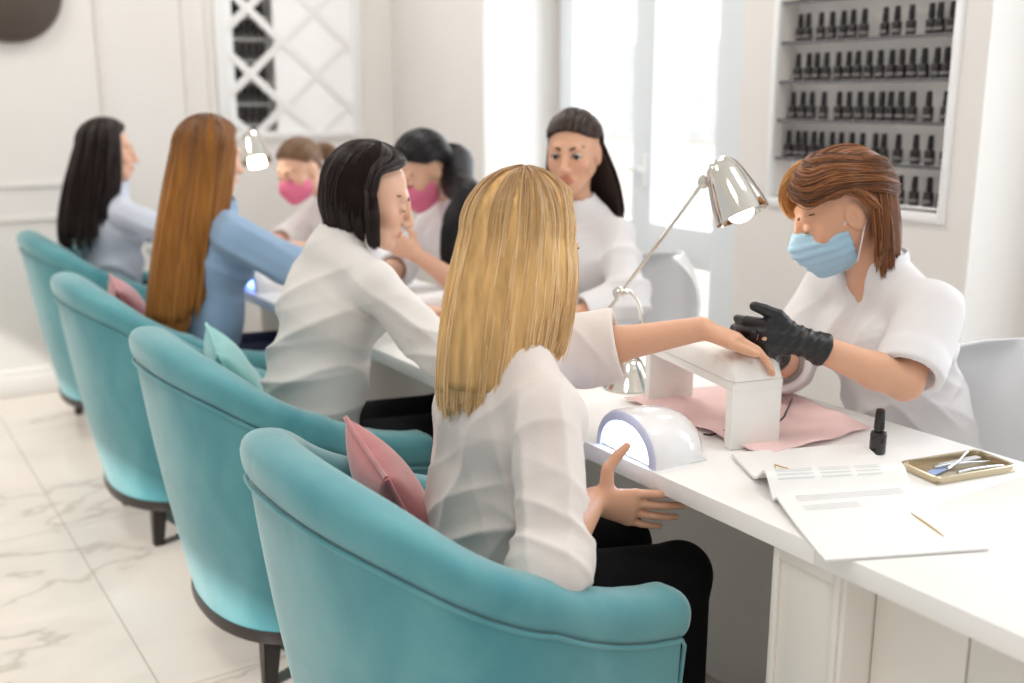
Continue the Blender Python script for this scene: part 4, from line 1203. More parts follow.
def slerp(a, b, t):
    om = np.arccos(np.clip((a * b).sum(-1, keepdims=True), -0.999, 0.999))
    return (np.sin((1 - t) * om) * a + np.sin(t * om) * b) / np.sin(om)
HL_PHI = np.array((0.0, 0.5, 0.95, 1.3, 1.62, 1.95, 2.3, math.pi))
HL_EL = np.array((0.66, 0.62, 0.42, 0.16, 0.12, -0.25, -0.62, -0.72))
def dirs(phi, el): return np.stack([np.cos(el) * np.sin(phi), np.cos(el) * np.cos(phi), np.sin(el)], -1)
def tied_hair(person, H, m, mh, knot, N=3500, off=1.05, seed=3, hl=None, tail=None, tail_r=(0.022, 0.016, 0.006), tailN=1200, r0=0.0011, bun=None, puff=0.0):
    """hair combed back over the skull from the hairline to a knot; optionally a hanging tail along a path"""
    r = np.random.default_rng(seed); hle = HL_EL if hl is None else hl
    kd = unit(dirs(np.array(knot[0]), np.array(knot[1])))
    def sk(d, o): return skull_pt(H, d[..., 0], d[..., 1], d[..., 2], o)
    ph = np.linspace(-math.pi, math.pi, 97); el = np.interp(np.abs(ph), HL_PHI, hle)
    t = np.linspace(0, 1, 22)[None, :, None]
    D = slerp(dirs(ph, el)[:, None, :], kd[None, None, :], t)
    lift = off + puff * np.sin(np.pi * t[..., 0]) ** 1.0 * np.ones((97, 1)); lift[:, 0] = 0.985
    G = sk(D, lift)
    n = G.shape[1]
    F = [(i * n + j, (i + 1) * n + j, (i + 1) * n + j + 1, i * n + j + 1) for i in range(96) for j in range(n - 1)]
    VV = [G.reshape(-1, 3)]; FF = list(F)
    if tail is not None:
        tp = np.array(catmull(tail, 8)); tr = np.interp(np.linspace(0, 1, len(tp)), np.linspace(0, 1, len(tail_r)), tail_r)
        b0 = len(VV[0]); ring = []
        for i, p in enumerate(tp):
            d = unit(tp[min(i + 1, len(tp) - 1)] - tp[max(i - 1, 0)]); s = unit(np.cross(d, (0.3, 0.2, 0.93))); u = np.cross(s, d)
            for k in range(14): a = 2 * math.pi * k / 14; ring.append(p + 0.85 * tr[i] * (s * math.cos(a) + u * math.sin(a)))
        VV.append(np.array(ring)); m_ = len(tp)
        FF += [(b0 + i * 14 + k, b0 + i * 14 + (k + 1) % 14, b0 + (i + 1) * 14 + (k + 1) % 14, b0 + (i + 1) * 14 + k) for i in range(m_ - 1) for k in range(14)]
    hair = link_mesh('hair', np.concatenate(VV) - person_org(person), FF, mh, person)
    phi = r.uniform(-math.pi, math.pi, N); e0 = np.interp(np.abs(phi), HL_PHI, hle)
    d0 = dirs(phi, e0); st = r.uniform(0, 1, N) ** 1.5 * 0.75; st[: N // 3] *= 0.1
    tt = np.linspace(0, 1, 14)[None, :, None] * (1 - st[:, None, None]) + st[:, None, None]
    lock = 0.018 * np.sin(phi * 23 + 3 * np.sin(phi * 7))
    S = sk(slerp(d0[:, None, :], kd[None, None, :], tt), (off + 0.012 + r.uniform(0, 0.035, N) + lock)[:, None] * np.ones((1, 14)) + puff * np.sin(np.pi * tt[..., 0]) - 0.03 * (1 - tt[..., 0]) ** 4)
    S += r.normal(0, 0.001, (N, 1, 3))
    strands_obj('hair_strands', S - person_org(person), m, hair, r0, r0 * 0.7)
    if tail is not None:
        a = r.uniform(0, 2 * math.pi, tailN); q = np.sqrt(r.uniform(0.25, 1.25, tailN))
        T = np.gradient(tp, axis=0); T /= np.linalg.norm(T, axis=1)[:, None]
        s = np.cross(T, (0.3, 0.2, 0.93)); s /= np.linalg.norm(s, axis=1)[:, None]; u = np.cross(s, T)
        S = tp[None] + (q[:, None] * tr[None])[..., None] * (np.cos(a)[:, None, None] * s[None] + np.sin(a)[:, None, None] * u[None])
        S += r.normal(0, 0.0015, (tailN, 1, 3)) * np.linspace(0, 1, len(tp))[None, :, None]
        strands_obj('tail_strands', S - person_org(person), m, hair, r0, r0 * 0.4)
    return hair

def swept_hair(person, H, m, parent, side, ctrl, N=1500, seed=1, off=(1.05, 1.13), r0=0.001, end_j=0.06, puff=0.05, vmax=1.0, vp=1.0):
    """strands swept from a parting through control directions (azimuth, elevation at the hairline, extra elevation at the crown)"""
    r = np.random.default_rng(seed); v = r.uniform(0, 1, N) ** vp * vmax
    cs = []
    for ph, e0, e1 in ctrl:
        cs.append(dirs(np.full(N, ph * side) + r.normal(0, 0.04, N), e0 + e1 * v + r.normal(0, 0.025, N)))
    cs = [2 * cs[0] - cs[1]] + cs + [2 * cs[-1] - cs[-2]]; out = []
    for i in range(1, len(cs) - 2):
        a, b, c, d = cs[i - 1:i + 3]
        for t in np.linspace(0, 1, 6, endpoint=False):
            out.append(0.5 * (2 * b + (c - a) * t + (2 * a - 5 * b + 4 * c - d) * t * t + (3 * b - a - 3 * c + d) * t ** 3))
    out.append(cs[-2])
    D = np.stack(out, 1); D /= np.linalg.norm(D, axis=-1, keepdims=True)
    n = D.shape[1]; tt = np.linspace(0, 1, n)[None]
    lock = 0.022 * np.sin(v * 38 + 2.5 * np.sin(v * 9 + seed))
    o = (off[0] + (off[1] - off[0]) * r.uniform(0, 1, N) + lock)[:, None] + puff * np.sin(np.pi * np.clip(tt * 1.1, 0, 1))
    o = o + end_j * r.normal(0, 0.4, N)[:, None] * tt ** 3
    S = skull_pt(H, D[..., 0], D[..., 1], D[..., 2], o)
    return strands_obj('swept_strands', S - person_org(person), m, parent, r0, r0 * 0.5)

# ------------------------------------------------------------------ the person builder
def build_person(label, J, skin, h=0.005, closed=True, hands=None, lips=(0.80, 0.55, 0.55), thigh=0.43, brow=(40, 28, 22), face=True, lash=True):
    H = J['head']; P = V3(J['P']); Sh = V3(J['Sh']); f = unit((*J['fwd'], 0)); ls = unit(V3(J['SR']) - V3(J['SL'])); lp = np.array((f[1], -f[0], 0.0))
    J['f'] = f; J['ls'] = ls; J['lp'] = lp
    Wa = P * 0.62 + Sh * 0.38 + f * 0.01; Ch = P * 0.26 + Sh * 0.74 + f * 0.012; J['Wa'], J['Ch'] = Wa, Ch
    Nb = Sh + V3(0, 0, 0.035) + 0.02 * f; J['Nb'] = Nb
    lat_m = unit(lp + ls)
    L = list(H.prims(closed))
    L += [(('c', Nb, H.p(-0.018, 0, -0.055), 0.050, 0.047), 'u', 0.02),
          (('t', P, Wa, np.array((0.150, 0.105)), np.array((0.112, 0.082)), lp), 'u', 0.03),
          (('t', Wa, Ch, np.array((0.112, 0.082)), np.array((0.130, 0.092)), lat_m), 'u', 0.04),
          (('t', Ch, Sh, np.array((0.130, 0.092)), np.array((0.118, 0.058)), ls), 'u', 0.04)]
    for sd, S_, E_, W_ in ((1, 'SR', 'ER', 'WR'), (-1, 'SL', 'EL', 'WL')):
        s, e, w = V3(J[S_]), V3(J[E_]), V3(J[W_])
        L += [(('c', Sh + V3(0, 0, -0.006), s, 0.040, 0.036), 'u', 0.02), (('c', s, e, 0.043, 0.035), 'u', 0.02)]
        mid = e * 0.72 + w * 0.28
        L += [(('c', e, mid, 0.035, 0.036), 'u', 0.012), (('c', mid, w, 0.036, 0.0235), 'u', 0.012)]
        hp = J.get('handR' if sd > 0 else 'handL')
        if hp is None: hp = dict(D=w - e, N=(0, 0, -1))
        L += hand_prims(w, hp['D'], hp['N'], sd, **{k: v for k, v in hp.items() if k not in ('D', 'N')})
    J['legs'] = {}
    for sd in (1, -1):
        hip = P + lp * 0.085 * sd + f * 0.03 + V3(0, 0, -0.02); kn = P + lp * (0.095 if sd > 0 else 0.085) * sd + f * (thigh) + V3(0, 0, -0.012 + J.get('kz', 0))
        an = kn * V3(1, 1, 0) + V3(0, 0, 0.085) + f * (0.02 if thigh > 0.3 else -0.10); toe = an + f * 0.13 + V3(0, 0, -0.05)
        J['legs'][sd] = (hip, kn, an, toe)
        L += [(('c', hip, kn, 0.075, 0.052), 'u', 0.03), (('c', kn, an, 0.052, 0.036), 'u', 0.02), (('c', an, toe, 0.034, 0.024), 'u', 0.02)]
    V, Q, N = Field(L, h).mesh()
    org = np.array((P[0], P[1], 0.0))
    o = fast_mesh('person', V, Q, skin, None, org); o.location = org.tolist()
    tag(o, label, 'person')
    lc = H.loc(V)
    tint = np.ones((len(V), 4), np.float32)
    dl_ = np.sqrt((lc[:, 0] / 0.024) ** 2 + ((lc[:, 1] - 0.096) / 0.014) ** 2 + ((lc[:, 2] + 0.066) / 0.0115) ** 2)
    wl_ = np.clip(1.35 - dl_, 0, 0.35) / 0.35
    tint[:, :3] = tint[:, :3] * (1 - wl_[:, None]) + np.array(lips) * wl_[:, None]
    for q in (-1, 1):
        dc = np.linalg.norm(lc - np.array((q * 0.042, 0.068, -0.03)), axis=1); wc = 0.25 * np.exp(-(dc / 0.022) ** 2)
        tint[:, :3] *= 1 - wc[:, None] * np.array((0.02, 0.35, 0.35))
    at = o.data.attributes.new('tint', 'FLOAT_COLOR', 'POINT'); at.data.foreach_set('color', tint.ravel())
    if face:
        mb = mat('eyebrow_hair', brow, rough=0.8)
        for q in (-1, 1):
            pts = [H.p(0.089 - 0.35 * t * t * 0.05 - 0.012 * t * t, q * (0.013 + 0.036 * t), 0.021 + 0.007 * math.sin(2.2 * t)) - org for t in np.linspace(0, 1, 9)]
            tube_obj('eyebrow', pts, [0.0015 + 0.0022 * math.sin(math.pi * min(1, t + 0.15)) for t in np.linspace(0, 0.9, 9)], mb, o, 8)
            if closed and lash:
                pts = [H.p(0.0895 - 26 * (t * 0.0145) ** 2, q * (0.031 + 0.0145 * t), -0.0035 - 0.003 * (1 - t * t)) - org for t in np.linspace(-1, 1, 11)]
                tube_obj('eyelashes', pts, 0.0011, mb, o, 6)
            if not closed:
                c = H.p(0.0755, q * 0.031, 0.001) - org
                bm = bmesh.new(); bmesh.ops.create_uvsphere(bm, u_segments=20, v_segments=14, radius=0.0114, matrix=Matrix.Translation(Vector(c)))
                e = bm_obj('eye', bm, M_eye, o, auto=180)
                bm = bmesh.new(); bmesh.ops.create_uvsphere(bm, u_segments=18, v_segments=12, radius=0.0078, matrix=Matrix.Translation(Vector(H.p(0.0812, q * 0.031, 0.0)) - Vector(org)))
                bm_obj('iris', bm, M_iris, e, auto=180)
                pts = [H.p(0.0885 - 26 * (t * 0.0135) ** 2, q * (0.031 + 0.0145 * t), 0.0065 - 0.006 * t * t) - org for t in np.linspace(-1, 1, 11)]
                tube_obj('eyelashes', pts, 0.0018, mb, o, 6)
    return o

M_eye = mat('eye_white', (206, 198, 194), rough=0.3); M_iris = mat('dark_brown_iris', (42, 26, 18), rough=0.1)

def shirt(person, J, m, h=0.005, sleeveR=0.3, sleeveL=0.3, ease=0.022, sl=(0.066, 0.058, 0.054), folds=None, seed=0, name='blouse', bust=0.055, hem=-0.03, yoke=False, extra=None, neck_r=0.058, sub_neck=True, cuff=0.0, vneck=None, slL=None):
    P, Wa, Ch, Sh, f, ls, lp = (J[k] for k in ('P', 'Wa', 'Ch', 'Sh', 'f', 'ls', 'lp')); P = V3(P); Sh = V3(Sh)
    lm = unit(ls + lp); e = ease
    L = [(('t', P + V3(0, 0, hem), Wa, np.array((0.150 + e, 0.108 + e)), np.array((0.118 + e, 0.086 + e)), lp), 'u', 0.0),
         (('t', Wa, Ch, np.array((0.118 + e, 0.086 + e)), np.array((0.132 + e * 0.7, 0.094 + e * 0.7)), lm), 'u', 0.05),
         (('t', Ch, Sh, np.array((0.132 + e * 0.7, 0.094 + e * 0.7)), np.array((0.118, 0.066)), ls), 'u', 0.04)]
    for q in (-1, 1): L.append((('c', Ch + f * 0.07 + ls * 0.066 * q + V3(0, 0, 0.0), Ch + f * 0.07 + ls * 0.066 * q + V3(0, 0, -0.01), bust, bust), 'u', 0.045))
    subs = []
    H = J['head']; Nb = J['Nb']
    for sd, S_, E_, W_, fr in ((1, 'SR', 'ER', 'WR', sleeveR), (-1, 'SL', 'EL', 'WL', sleeveL)):
        s, el, w = V3(J[S_]), V3(J[E_]), V3(J[W_])
        if sd < 0 and slL: sl = slL
        L.append((('c', Sh + V3(0, 0, 0.0), s - V3(0, 0, 0.004), 0.055, 0.049), 'u', 0.03))
        L.append((('c', s - V3(0, 0, 0.008), el, sl[0] - 0.014, sl[1]), 'u', 0.025))
        if fr > 0:
            c = el + (w - el) * fr; L.append((('c', el, c, sl[1], sl[2]), 'u', 0.02)); d = unit(w - el)
        else:
            c = el + (s - el) * (-fr); d = unit(el - s)
            L[-1] = (('c', s, c, sl[0], sl[2]), 'u', 0.03)
        if cuff: L.append((('c', c - d * cuff, c - d * 0.004, sl[2] + 0.006, sl[2] + 0.006), 'u', 0.006))
        dep = min(0.05, max(0.012, np.linalg.norm(c - (el if fr > 0 else s)) * 0.85)); subs.append((('y', c, c + d * 0.10, sl[2] + 0.022, sl[2] + 0.022), 'sub', 0.004)); subs.append((('y', c - d * dep, c + d * 0.02, sl[2] - 0.013, sl[2] - 0.011), 'sub', 0.003))
    H = J['head']; Nb = J['Nb']
    L.append((('c', Sh + V3(0, 0, 0.0), Nb + V3(0, 0, 0.008) , 0.066, neck_r + 0.006), 'u', 0.03))
    if extra: L += extra
    if vneck: subs += [(('c', Nb + f * 0.045 + V3(0, 0, 0.02), Ch + f * (0.125) + V3(0, 0, vneck), 0.040, 0.010), 'sub', 0.008)]
    if sub_neck: subs += [(('c', Nb + V3(0, 0, 0.012), H.p(-0.015, 0, -0.06) + V3(0, 0, 0.05), neck_r - 0.003, 0.07), 'sub', 0.006)]
    Lc = L + subs
    V, Q, N = Field(Lc, h).mesh()
    V = smooth_verts(V, Q, 1)
    if folds is not None: V = V + N * fold_fn(folds, seed)(V)[:, None]
    return fast_mesh(name, V, Q, m, person, person_org(person))

def trousers(person, J, m, h=0.008, name='trousers'):
    P = V3(J['P']); L = [(('t', P + V3(0, 0, -0.01), J['Wa'] * 0.35 + P * 0.65, np.array((0.160, 0.116)), np.array((0.145, 0.104)), J['lp']), 'u', 0.0)]
    for sd in (1, -1):
        hip, kn, an, toe = J['legs'][sd]
        L += [(('c', hip, kn, 0.082, 0.062), 'u', 0.03), (('c', kn, an + V3(0, 0, 0.03), 0.061, 0.046), 'u', 0.02)]
    V, Q, N = Field(L, h).mesh()
    return fast_mesh(name, V, Q, m, person, person_org(person))
def shoes(person, J, m):
    for sd in (1, -1):
        hip, kn, an, toe = J['legs'][sd]; f = J['f']
        L = [(('c', an - f * 0.03 + V3(0, 0, -0.045), toe + V3(0, 0, -0.003), 0.038, 0.031), 'u', 0.0), (('c', an + V3(0, 0, -0.02), an - f * 0.02 + V3(0, 0, -0.05), 0.04, 0.036), 'u', 0.02), ((an + V3(0, 0, -0.0849), V3(0, 0, -1)), 'cut')]
        V, Q, N = Field(L, 0.006).mesh()
        fast_mesh('shoe', V, Q, m, person, person_org(person))

def face_mask(person, H, m, ml, h=0.003):
    i = 0.006
    L = [(H.ell(0.030, 0, -0.045, 0.060 + i, 0.064 + i, 0.072 + i), 'u', 0.0),
         (H.cap((0.09, 0, -0.010), (0.113, 0, -0.034), 0.010, 0.014), 'u', 0.045),
         (H.cap((0.095, 0, -0.06), (0.078, 0, -0.10), 0.020, 0.020), 'u', 0.04),
         ((H.p(0, 0, -0.118), -H.U), 'cut'), ((H.p(0.11, 0, -0.004), unit(H.U * 0.93 - H.F * 0.25)), 'cut'), ((H.p(0.012, 0, 0), -H.F), 'cut'),
         ((H.p(0, 0.064, 0), unit(H.R)), 'cut'), ((H.p(0, -0.064, 0), unit(-H.R)), 'cut')]
    V, Q, N = Field(L, h).mesh()
    lc = H.loc(V)
    V = V + N * (0.0012 * np.sign(np.sin(lc[:, 2] * 330)) * (np.abs(lc[:, 2] + 0.06) < 0.04))[:, None]
    V = smooth_verts(V, Q, 2)
    mk = fast_mesh('face_mask', V, Q, m, person, person_org(person)); org = person_org(person)
    for q in (-1, 1):
        for u0, u1 in ((-0.018, 0.018), (-0.098, -0.036)):
            pts = bez(H.p(0.020, q * 0.062, u0), H.p(0.006, q * 0.072, u0 * 0.6 + u1 * 0.4), H.p(-0.012, q * 0.078, u1), H.p(-0.024, q * 0.074, u1 * 0.6), 10)
            tube_obj('ear_loop', [np.array(p) - org for p in pts], 0.0014, ml, mk, 6)
    return mk

# ------------------------------------------------------------------ the people
SK = skin_mat('fair_skin', (216, 167, 138)); SK2 = skin_mat('light_skin', (222, 178, 152))
F_cream = fabric('cream_white_cloth', (244, 236, 231), translucent=0.2)
F_white = fabric('white_cloth', (240, 239, 241), translucent=0.2)
F_oat = fabric('oatmeal_white_cloth', (238, 235, 231), translucent=0.15)
F_blue = fabric('pale_blue_denim', (150, 178, 208), translucent=0.1)
F_pale = fabric('pale_blue_white_cloth', (208, 214, 228), translucent=0.1)
F_black = mat('black_cloth', (20, 19, 21), rough=0.85, spec=0.2, bump=0.2, bscale=400)
F_navy = mat('dark_blue_cloth', (36, 42, 62), rough=0.85, spec=0.2, bump=0.2, bscale=400)
M_glove = mat('black_nitrile', (22, 22, 24), rough=0.38, spec=0.5, bump=0.25, bscale=220)
M_maskb = fabric('light_blue_mask', (184, 222, 246), translucent=0.15, bump=0.2)
M_maskp = fabric('pink_mask', (240, 130, 166), translucent=0.15, bump=0.2)
M_loop = mat('white_elastic', (236, 238, 240), rough=0.6)
M_shoe = mat('black_leather', (24, 22, 22), rough=0.35)
SHOEW = mat('white_leather', (226, 226, 226), rough=0.4)
def seatz(p): return p

# --- blonde client nearest the camera
J = dict(P=(0.935, 1.515, 0.56), Sh=(0.965, 1.505, 0.985), fwd=(1, 0.02), SR=(0.945, 1.352, 0.925), SL=(1.0, 1.665, 0.955),
         ER=(0.905, 1.268, 0.702), WR=(1.100, 1.418, 0.706), kz=-0.048, EL=(1.232, 1.625, 0.928), WL=(1.402, 1.474, 0.980),
         head=Head((1.012, 1.508, 1.172), (1, 0.10), -4),
         handR=dict(D=(0.86, -0.46, -0.20), N=(0.46, 0.88, 0.1), curl=(4, 10, 8), spread=6, thumb=(-0.15, 0.95, 0.15), scale=1.04),
         handL=dict(D=(0.70, -0.62, -0.24), N=(-0.1, -0.15, -1), fcurl=((14, 18, 12), (17, 20, 14), (20, 22, 16), (22, 24, 16)), spread=4, thumb=(0.9, 0.30, 0.15)))
p = build_person('blonde woman in a cream blouse reaching her arm across the worktop', J, SK, h=0.0036, thigh=0.39)
fo = [(V3(0.93, 1.30, 0.82), 0.13, (0.55, -0.75, 0.35), 15, 0.006), (V3(0.91, 1.27, 0.73), 0.10, (0.7, 0.3, 0.6), 17, 0.006), (V3(0.86, 1.50, 0.78), 0.22, (0.2, 0.95, 0.22), 12, 0.006),
      (V3(0.92, 1.45, 0.62), 0.16, (0.2, 0.6, 0.8), 13, 0.007), (V3(1.14, 1.66, 0.93), 0.13, (0.9, -0.2, 0.6), 14, 0.006), (V3(0.90, 1.36, 0.95), 0.10, (0.3, 0.9, 0.5), 14, 0.004)]
shirt(p, J, F_cream, h=0.0045, sleeveR=0.07, sleeveL=0.30, slL=(0.072, 0.074, 0.068), ease=0.024, sl=(0.068, 0.066, 0.064), folds=fo, seed=4, cuff=0.035, hem=-0.05)
trousers(p, J, F_black, 0.006); shoes(p, J, M_shoe)
HB = hair_mat('blonde_hair', (204, 162, 106), (244, 216, 168), root=(160, 122, 78)); HBh = hull_mat('blonde_hair_mass', (206, 166, 112))
def shp1(ph, t, o):
    back = np.clip(-np.cos(ph), 0, 1)
    return (0.014 * np.sin(np.pi * t * 0.9) + 0.0 * o, -0.022 * t - 0.026 * t * sstep(-np.cos(ph), -0.25, 0.45), 0.0 * t)
def z1(ph):
    c = np.cos(ph); return np.where(ph > 0, 0.918 + 0.090 * sstep(c, -0.60, 0.25), 0.905 + 0.09 * sstep(c, -0.5, 0.3))
long_hair(p, J['head'], HB, HBh, 1.12, z1, shp1, N=14000, off=(1.03, 1.21), seed=11, groups=110, r0=0.0009, jit=0.014)

# --- masked manicurist holding her hand
J = dict(P=(2.045, 1.385, 0.56), Sh=(1.905, 1.452, 1.02), fwd=(-0.97, 0.22), SR=(1.925, 1.61, 0.995), SL=(1.868, 1.298, 0.99),
         EL=(1.738, 1.248, 0.873), WL=(1.558, 1.360, 0.958), ER=(1.78, 1.60, 0.83), WR=(1.60, 1.47, 0.905),
         head=Head((1.826, 1.505, 1.186), (-0.79, 0.61), -26, roll=-4, scale=1.04),
         handL=dict(D=(-0.86, 0.48, 0.10), N=(0.46, 0.87, -0.12), fcurl=((30, 40, 30), (36, 44, 32), (40, 46, 34), (44, 46, 34)), spread=3, thumb=(0.8, 0.65, -0.15)),
         handR=dict(D=(-0.88, -0.40, 0.08), N=(0.1, -0.3, 0.95), curl=(22, 28, 18), spread=4, thumb=(0.7, 0.6, 0.3)))
p = build_person('masked manicurist in a white tunic and black gloves holding the blonde woman\'s hand', J, SK, h=0.0036, thigh=0.235, brow=(120, 76, 46))
fo = [(V3(1.90, 1.30, 0.90), 0.12, (-0.5, 0.2, 0.9), 14, 0.006), (V3(1.86, 1.28, 0.80), 0.10, (0.4, -0.5, 0.8), 18, 0.006), (V3(1.95, 1.42, 0.75), 0.18, (0.5, 0.5, 0.9), 12, 0.006), (V3(1.88, 1.45, 0.92), 0.14, (0.2, 1.0, 0.3), 12, 0.005)]
Nb = V3(J['Sh']) + V3(-0.02, 0.005, 0.035)
col = [(('t', Nb + V3(0.022, -0.01, -0.012), Nb + V3(0.018, -0.006, 0.035), np.array((0.070, 0.066)), np.array((0.064, 0.062)), V3(0.2, 0.97, 0)), 'u', 0.012)]
shirt(p, J, F_white, h=0.0045, sleeveR=0.30, sleeveL=-0.10, ease=0.024, sl=(0.070, 0.066, 0.064), folds=fo, seed=9, name='tunic', neck_r=0.058, cuff=0.03, vneck=0.03)
Nb = J['Nb']; ff = J['f']; ls_ = J['ls']
L = [(('t', Nb + V3(0, 0, -0.030), Nb + V3(0, 0, 0.022) - ff * 0.004, np.array((0.076, 0.074)), np.array((0.071, 0.068)), ls_), 'u', 0.0), (('t', Nb + V3(0, 0, -0.08), Nb + V3(0, 0, 0.10), np.array((0.071, 0.069)), np.array((0.064, 0.061)), ls_), 'sub', 0.0),
     ((Nb + V3(0, 0, 0.040), unit(V3(0, 0, 1) + 0.15 * ff)), 'cut'), ((Nb + ff * 0.030, unit(ff - V3(0, 0, 0.3))), 'cut'), ((Nb + V3(0, 0, -0.045), V3(0, 0, -1)), 'cut')]
V, Q, N = Field(L, 0.003).mesh()
fast_mesh('collar', V, Q, F_white, p, person_org(p))
trousers(p, J, F_black, 0.012); shoes(p, J, SHOEW)
for sd, k, wk, ek in ((-1, 'handL', 'WL', 'EL'), (1, 'handR', 'WR', 'ER')):
    hp = J[k]; w = V3(J[wk]); e = V3(J[ek]); d = unit(w - e)
    L = hand_prims(w, hp['D'], hp['N'], sd, infl=0.0024, **{q: v for q, v in hp.items() if q not in ('D', 'N')})
    L += [(('c', w - d * 0.05, w, 0.0325, 0.0265), 'u', 0.012), (('c', w - d * 0.052, w - d * 0.045, 0.0335, 0.0335), 'u', 0.004), ((w - d * 0.053, -d), 'cut')]
    V, Q, N = Field(L, 0.0028).mesh()
    V = V + N * fold_fn([(w, 0.05, d + V3(0.2, 0.1, 0.3), 60, 0.0022), (w + V3(hp['D']) * 0.05, 0.05, (0.3, 0.2, 1), 45, 0.0012)], 5)(V)[:, None]
    fast_mesh('glove', V, Q, M_glove, p, person_org(p))
HM = hair_mat('chestnut_hair', (92, 54, 30), (156, 98, 54), root=None); HMh = hull_mat('chestnut_hair_mass', (92, 56, 32))
Hd = J['head']
hl = np.array((0.42, 0.36, 0.27, 0.20, 0.24, -0.20, -0.62, -0.72))
tied_hair(p, Hd, HM, HMh, (math.pi * 0.98, 0.35), N=5000, off=1.05, seed=21, hl=hl, puff=0.07)
def shpm(ph, t, o): return (0.014 * np.sin(np.pi * t) + 0.018 * t ** 3, -0.012 * t + 0.0 * ph, 0.0 * t)
long_hair(p, Hd, HM, HMh, 1.2, lambda ph: 1.065 + 0.02 * np.sin(ph * 5), shpm, N=2600, off=(0.98, 1.10), seed=22, groups=40, rng_phi=(1.95, 2 * math.pi - 1.95), a_min=1.0, jit=0.018, clump=0.7)
hm_ = [c for c in p.children if c.name.startswith('hair')][0]
HMd = hair_mat('dark_chestnut_hair', (58, 33, 20), (112, 68, 38)); HMf = hair_mat('painted_backlit_fringe', (176, 118, 62), (228, 176, 108))  # honey tone paints backlight into the colour of the chestnut front lock
near = [(-0.30, 0.95, 0.50), (0.25, 0.55, 0.80), (0.85, 0.26, 0.95), (1.45, 0.28, 0.85), (2.1, 0.02, 0.75), (2.75, -0.40, 0.8)]
far = [(0.30, 0.95, 0.50), (0.62, 0.60, 0.75), (1.05, 0.32, 0.9), (1.55, 0.24, 0.85), (2.2, 0.0, 0.75), (2.8, -0.40, 0.8)]
swept_hair(p, Hd, HMd, hm_, -1, near, 2600, 91, (1.07, 1.15), puff=0.06, vmax=0.75)
swept_hair(p, Hd, HMd, hm_, -1, near, 900, 92, (1.10, 1.20), puff=0.08)
swept_hair(p, Hd, HM, hm_, -1, near, 500, 96, (1.12, 1.21), puff=0.085)  # outermost strands in lighter chestnut, light on the hair's edges put into colour
swept_hair(p, Hd, HMd, hm_, 1, far, 2600, 93, (1.07, 1.16), puff=0.06)
swept_hair(p, Hd, HMf, hm_, 1, [(0.10, 0.85, 0.3), (0.24, 0.50, 0.3), (0.42, 0.14, 0.3), (0.55, -0.14, 0.28)], 520, 94, (1.12, 1.26), puff=0.10, end_j=0.16)
swept_hair(p, Hd, HM, hm_, -1, [(1.35, 0.40, 0.1), (1.62, 0.22, 0.1), (1.85, -0.15, 0.1), (2.0, -0.6, 0.1), (2.0, -1.0, 0.05)], 250, 95, (1.12, 1.2), puff=0.06, end_j=0.25)
face_mask(p, Hd, M_maskb, M_loop)

# --- client with the dark bob
J = dict(P=(0.945, 2.445, 0.56), Sh=(1.02, 2.345, 1.045), fwd=(0.99, -0.12), SR=(1.05, 2.195, 1.0), SL=(1.05, 2.45, 0.985),
         ER=(1.165, 2.085, 0.835), WR=(1.40, 2.22, 0.800), EL=(1.20, 2.60, 0.85), WL=(1.43, 2.72, 0.800),
         head=Head((1.103, 2.318, 1.186), (0.86, -0.46), -18),
         handR=dict(D=(0.9, 0.4, -0.1), N=(0, 0, -1), curl=(20, 20, 15)), handL=dict(D=(1, 0.1, -0.1), N=(0, 0, -1), curl=(15, 15, 10)))
p = build_person('woman with a short dark bob in an oatmeal white shirt seen from behind', J, SK2, h=0.0048)
fo = [(V3(0.93, 2.36, 0.85), 0.22, (0.1, 0.5, 0.95), 10, 0.007), (V3(1.10, 2.14, 0.92), 0.13, (0.4, -0.3, 0.9), 13, 0.006), (V3(0.90, 2.45, 0.68), 0.2, (0.0, 0.3, 1), 12, 0.008), (V3(1.16, 2.09, 0.84), 0.09, (0.5, 0.2, 0.8), 18, 0.006)]
s = shirt(p, J, F_oat, h=0.0055, sleeveR=0.85, sleeveL=0.85, ease=0.028, sl=(0.068, 0.060, 0.046), folds=fo, seed=14, name='shirt')
trousers(p, J, F_black, 0.010); shoes(p, J, M_shoe)
HK = hair_mat('dark_brown_hair', (26, 18, 16), (48, 34, 30)); HKh = hull_mat('dark_brown_hair_mass', (28, 20, 18))
def shp2(ph, t, o):
    front = np.clip(np.cos(ph) + 0.35, 0, 1); return (0.012 * np.sin(np.pi * t) - 0.018 * t ** 2, 0.012 * t * front, 0.0 * t)
long_hair(p, J['head'], HK, HKh, 1.36, lambda ph: 1.085 - 0.012 * np.cos(ph), shp2, N=5500, off=(1.04, 1.20), seed=31, groups=50, jit=0.008)

# --- red-haired client in the blue shirt
J = dict(P=(0.975, 3.445, 0.56), Sh=(1.035, 3.36, 1.035), fwd=(0.99, -0.1), SR=(1.06, 3.21, 1.0), SL=(1.04, 3.515, 0.985),
         ER=(1.20, 3.155, 0.905), WR=(1.40, 3.36, 0.850), EL=(1.20, 3.62, 0.86), WL=(1.42, 3.72, 0.80),
         head=Head((1.045, 3.360, 1.235), (0.92, 0.20), -8))
p = build_person('woman with very long red hair in a pale blue shirt', J, SK2, h=0.0055)
fo = [(V3(1.10, 3.19, 0.93), 0.14, (0.5, -0.2, 0.8), 12, 0.007), (V3(0.96, 3.40, 0.75), 0.2, (0.1, 0.8, 0.4), 10, 0.007)]
shirt(p, J, F_blue, h=0.006, sleeveR=0.30, sleeveL=0.22, ease=0.028, sl=(0.084, 0.066, 0.058), folds=fo, seed=24, name='shirt', cuff=0.06)
trousers(p, J, F_navy, 0.010); shoes(p, J, M_shoe)
